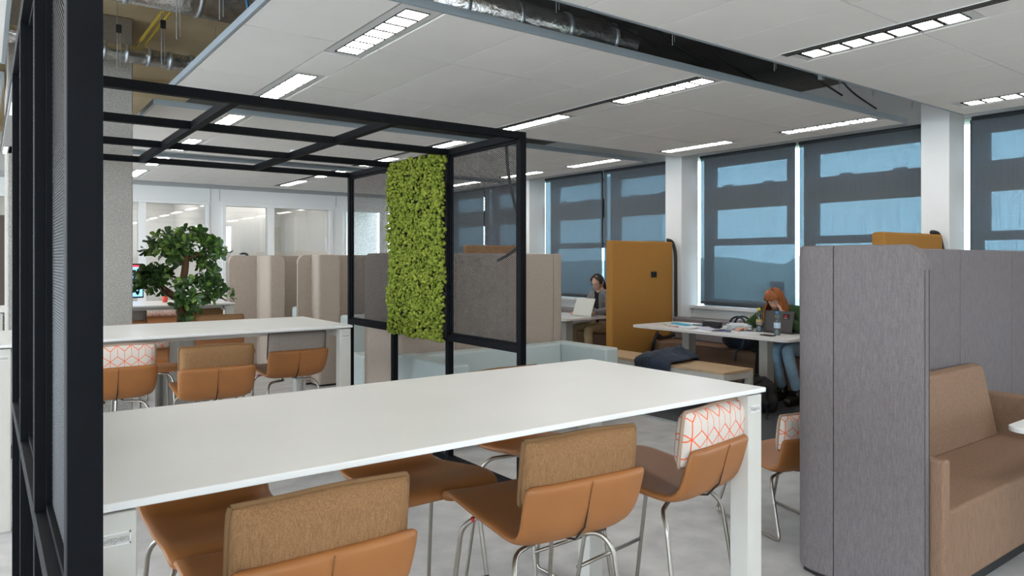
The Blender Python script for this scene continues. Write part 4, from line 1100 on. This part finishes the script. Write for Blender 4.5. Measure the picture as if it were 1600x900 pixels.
def bottle(label, x, y, z, h_, cap, lab):
    t = thing('water_bottle', label, 'bottle', (x, y, z)); k = h_ / .24
    MB().lathe([(.028, 0), (.032, .006), (.032, .05), (.029, .06), (.032, .07), (.032, .125), (.028, .14), (.031, .16), (.027, .185), (.014, .212), (.013, .225)], 18).build('body', clear, t, True).scale.z = k
    MB().lathe([(.0325, .072), (.0325, .123)], 18).build('label_band', lab, t, True).scale.z = k
    MB().lathe([(.0155, .218), (.0155, .238), (.013, .241)], 14).build('cap', cap, t, True).scale.z = k
    MB().lathe([(.027, .004), (.030, .008), (.030, .045), (.027, .055)], 16).build('water', pbr('water_%s' % label[:5].strip(), (.25, .32, .36), .1), t, True).scale.z = k
bottle('clear water bottle with bright blue cap at the front edge of the work table', 6.47, 4.235, .741, .245, pbr('blue_cap', (.04, .30, .75), .4), pbr('pale_blue_label', (.35, .60, .85), .5, col2=(.8, .85, .9), scale=26))
bottle('slim clear bottle with yellow cap left of the dark laptop', 6.64, 4.56, .741, .255, pbr('yellow_cap', (.85, .68, .02), .4), pbr('yellow_label', (.80, .62, .04), .5, col2=(.18, .13, .35), scale=22))
bottle('clear bottle with grey label beside the silver laptop', 6.40, 7.80, .741, .25, 'lamp', pbr('grey_label', (.45, .46, .5), .5))
t = thing('phone', 'flat black phone lying by the blue-capped bottle', 'phone', (6.36, 4.27, .741), R(80)); rbox('case', 'plinth', -.075, .075, -.036, .036, 0, .009, .003, t); MB().box(-.07, .07, -.032, .032, .009, .0095).build('screen', 'slot', t)
def paper(label, x, y, rz, w_, d_, mat, curl=0.0, th=.004):
    nx = 8; vs = []; fs = []
    for i in range(nx + 1):
        a = i / nx - .5; z = curl * max(0, abs(a) * 2 - .2) ** 2
        vs += [(a * w_, -d_ / 2, z), (a * w_, d_ / 2, z), (a * w_, d_ / 2, z + th), (a * w_, -d_ / 2, z + th)]
    for i in range(nx):
        for k in range(4): fs.append((i * 4 + k, i * 4 + 4 + k, i * 4 + 4 + (k + 1) % 4, i * 4 + (k + 1) % 4))
    fs += [(0, 1, 2, 3), (nx * 4 + 3, nx * 4 + 2, nx * 4 + 1, nx * 4)]
    t = thing('paper', label, 'paper', (x, y, .741), R(rz)); MB().add(vs, fs).build('sheets', mat, t); return t
pw = pbr('paper_white', (.75, .76, .80), .8)
paper('loose white sheets spread under the yellow-capped bottle', 6.44, 4.62, 84, .30, .21, pw)
paper('open notebook with curling pages in the middle of the work table', 6.42, 4.98, 78, .30, .22, pbr('paper_lilac', (.62, .62, .74), .8), .03)
paper('white worksheets next to the pencil case on the work table', 6.38, 5.32, 92, .30, .22, pw, .01)
t = paper('bright blue folder near the left end of the work table', 6.64, 5.62, 70, .30, .10, pbr('blue_folder', (.05, .42, .62), .5), 0, .012)
paper('grey closed notebook beside the blue folder', 6.72, 5.36, 80, .22, .14, pbr('grey_cover', (.16, .17, .22), .6), 0, .014)
for k, (x, y, rz, m_, nm) in enumerate(((6.30, 5.45, 95, 'red', 'red pen lying near the left end of the work table'), (6.34, 4.78, 100, pbr('pen_blue', (.03, .04, .3), .4), 'dark blue pen on the loose sheets'), (6.40, 5.66, 60, 'yellow', 'yellow highlighter beside the blue folder'))):
    t = thing('pen', nm, 'pen', (x, y, .75), R(rz)); MB().tube([(-.07, 0, 0), (.05, 0, 0), (.06, 0, 0), (.07, 0, 0)], [.0045, .0045, .0035, .001], 8).build('barrel', m_, t, True); MB().tube([(-.075, 0, 0), (-.02, 0, 0)], .0052, 8).build('cap', m_, t, True)
def lump(name, mat, parent, c_, size, seed, amp=.25, freq=2.2, sub=4, flat=True, power=2.6):
    bm = bmesh.new(); bmesh.ops.create_icosphere(bm, subdivisions=sub, radius=1)
    for v in bm.verts:
        d = v.co.copy(); k = (abs(d.x) ** power + abs(d.y) ** power + abs(d.z) ** power) ** (-1 / power)
        f = 1 + amp * noise.noise(d * freq + V((seed * 3.1, seed, 0))) + amp * .35 * noise.noise(d * freq * 3 + V((seed, 0, seed)))
        v.co = V((d.x * size[0], d.y * size[1], d.z * size[2])) * k * f + V(c_)
        if flat: v.co.z = max(v.co.z, c_[2] - size[2] * .92)
    me = bpy.data.meshes.new(name); bm.to_mesh(me); bm.free(); return link(name, me, mat, parent, True)
bk_ = pbr('black_pencil_case', (.018, .017, .02), .7, var=.3, scale=20)
t = thing('pencil_case', 'black zipped pencil case on the work table', 'case', (6.55, 5.10, .741)); lump('pouch', bk_, t, (0, 0, .038), (.05, .115, .04), 3, .10, power=4); MB().tube([(0, -.10, .077), (0, 0, .083), (0, .10, .077)], .004, 6).build('zip', 'galv', t)
t = thing('plastic_bag', 'crumpled clear-white plastic wrapper beside the yellow-capped bottle', 'wrapper', (6.62, 4.80, .741)); lump('wrapper', pbr('white_film', (.62, .66, .68), .3), t, (0, 0, .035), (.06, .14, .038), 9, .5, 3.5); lump('fold', pbr('grey_film', (.38, .40, .42), .3), t, (-.05, -.03, .02), (.03, .05, .02), 10, .5, 3.0)
navy = pbr('navy_leather', (.014, .024, .042), .42, var=.3, scale=9, bump=.3, bscale=30)
t = thing('handbag', 'navy blue handbag with looped handles sitting on the window bench', 'bag', (7.10, 5.13, .47)); lump('body', navy, t, (0, 0, .13), (.10, .20, .135), 5, .16, power=3.5)
for sx in (-.05, .05): MB().tube(fillet([(sx, -.12, .22), (sx, -.10, .34), (sx, 0, .385), (sx, .10, .34), (sx, .12, .22)], .05), .012, 8).build('handle', navy, t, True)
MB().tube(fillet([(-.08, -.12, .20), (-.14, -.12, .02), (-.215, -.10, .016), (-.225, -.09, -.12)], .03), .011, 6).build('strap', pbr('grey_strap', (.08, .10, .13), .7), t, True)
t = thing('coat', 'dark coat bundled on the window bench beside the red-haired person', 'coat', (7.02, 4.73, .47)); lump('folds', pbr('black_cloth', (.012, .011, .013), .95), t, (0, 0, .11), (.14, .17, .12), 8, .3); lump('hanging_sleeve', pbr('black_cloth_2', (.014, .013, .014), .95), t, (-.155, -.03, -.19), (.03, .06, .24), 12, .25, flat=False)
t = thing('scarf', 'dark blue scarf heaped on the bench back beside the handbag', 'scarf', (7.20, 4.86, .60)); lump('folds', navy, t, (0, 0, .09), (.08, .16, .10), 15, .4, 3)
# rucksack on the floor
t = thing('rucksack', 'black rucksack leaning on the floor by the end of the oak bench', 'bag', (6.20, 4.27, .008), R(-20)); bpk = pbr('black_nylon', (.014, .014, .016), .6, var=.3, scale=15, bump=.3, bscale=40)
lump('body', bpk, t, (0, 0, .155), (.15, .19, .168), 2, .2, power=2.8); lump('pocket', bpk, t, (-.13, -.02, .10), (.05, .14, .09), 6, .14, power=3)
for sy in (-.08, .07): MB().tube(fillet([(.02, sy, .31), (-.12, sy - .02, .30), (-.22, sy - .07, .18), (-.24, sy - .14, .02)], .06), .014, 8).build('strap', bpk, t, True)
MB().tube(fillet([(.03, .0, .30), (.02, .02, .345), (.02, .08, .345), (.03, .09, .29)], .02), .010, 8).build('handle', bpk, t, True)
MB().tube(fillet([(-.05, -.18, .10), (-.08, -.26, .02), (-.16, -.34, .012), (-.18, -.40, .012)], .04), .008, 6).build('loose_strap', bpk, t, True)
MB().box(-.155, -.145, -.06, .06, .18, .19).build('trim', 'galv', t)
# jacket thrown over the oak bench
def drape(name, label, mat, x0, x1, yc, w_, z, lining):
    t = thing(name, label, 'jacket', ((x0 + x1) / 2, yc, z)); nu, nv = 34, 26; vs = []; fs = []; hx = (x1 - x0) / 2 + .016
    drop0, drop1 = .13, .16; tot = drop0 + 2 * hx + drop1
    for j in range(nv + 1):
        b = j / nv
        for i in range(nu + 1):
            a = i / nu * tot
            if a < drop0: x, zz = -hx - .006, a - drop0
            elif a < drop0 + 2 * hx: x, zz = -hx + (a - drop0), 0
            else: x, zz = hx + .006, -(a - drop0 - 2 * hx)
            y = (b - .5) * w_ * (1 + .16 * math.sin(a * 7))
            nz_ = noise.noise(V((a * 6, b * 3.2, 1.7))); fold = abs(noise.noise(V((a * 5 + b * 4, b * 7, 5)))) 
            puff = .04 + .12 * max(0, math.sin(b * math.pi)) * (.55 + .7 * nz_) + .05 * fold * math.sin(b * math.pi) + .035 * math.exp(-((b - .42) / .12) ** 2)
            puff *= max(.25, math.sin(math.pi * min(1, max(0, i / nu))) ** .4)
            if drop0 <= a <= drop0 + 2 * hx: zz += puff
            elif a < drop0: x -= puff * .7; zz += .02 * nz_ + puff * max(0, (a / drop0 - .5)) * 2
            else: x += puff * .5; zz += puff * max(0, 1 - (a - drop0 - 2 * hx) / .06)
            vs.append((x, y, zz))
    W_ = nu + 1
    for j in range(nv):
        for i in range(nu): p = j * W_ + i; fs.append((p, p + 1, p + W_ + 1, p + W_))
    o = MB().add(vs, fs).build('cloth', mat, t, True); sd = o.modifiers.new('solid', 'SOLIDIFY'); sd.thickness = .014; sd.offset = -1
    MB().tube(fillet([(-hx - .02, -.12, .03), (-.10, -.06, .085), (.0, .05, .115), (.12, .09, .09), (hx, .06, .03)], .08), [.02] + [.032] * 20 + [.02] * 30 if False else .026, 8).build('hood_fold', lining, t, True)
    return t
quilt = pbr('navy_quilt', (.022, .034, .060), .7, var=.3, scale=14, bump=.5, bscale=22, bstretch=(3, 1, 1), dist=.01)
drape('jacket', 'dark navy quilted jacket thrown over the oak bench', quilt, 5.56, 6.02, 5.06, .44, .452, quilt)
# wall sockets on the sill casing and notice on the window
t = thing('wall_socket', 'cream double socket on the sill casing behind the bench', 'socket', (7.66, 5.32, .80)); rbox('plate', pbr('cream_plastic', (.70, .62, .45), .5), -.012, 0, -.09, .09, -.035, .035, .003, t); rbox('outlet', 'wallgrey', -.016, -.010, -.07, -.015, -.025, .02, .002, t); rbox('outlet', 'wallgrey', -.016, -.010, .015, .07, -.025, .02, .002, t)
t = thing('notice', 'small blue and red notice stuck on the window glass behind the blind', 'notice', (7.955, 5.21, 1.02))
MB().box(0, .004, -.10, .10, 0, .22).build('sheet', pbr('notice_blue', (.12, .42, .75), .6, col2=(.55, .75, .95), scale=9), t); MB().box(-.002, .0, -.09, -.02, .02, .13).build('red_patch', pbr('notice_red', (.6, .12, .2), .6), t)
t = thing('phone', 'phone and cable lying at the near end of the second work table', 'phone', (6.25, 7.45, .741), R(60)); rbox('case', 'lamp', -.075, .075, -.036, .036, 0, .009, .003, t); MB().box(-.07, .07, -.032, .032, .009, .0095).build('screen', 'slot', t)
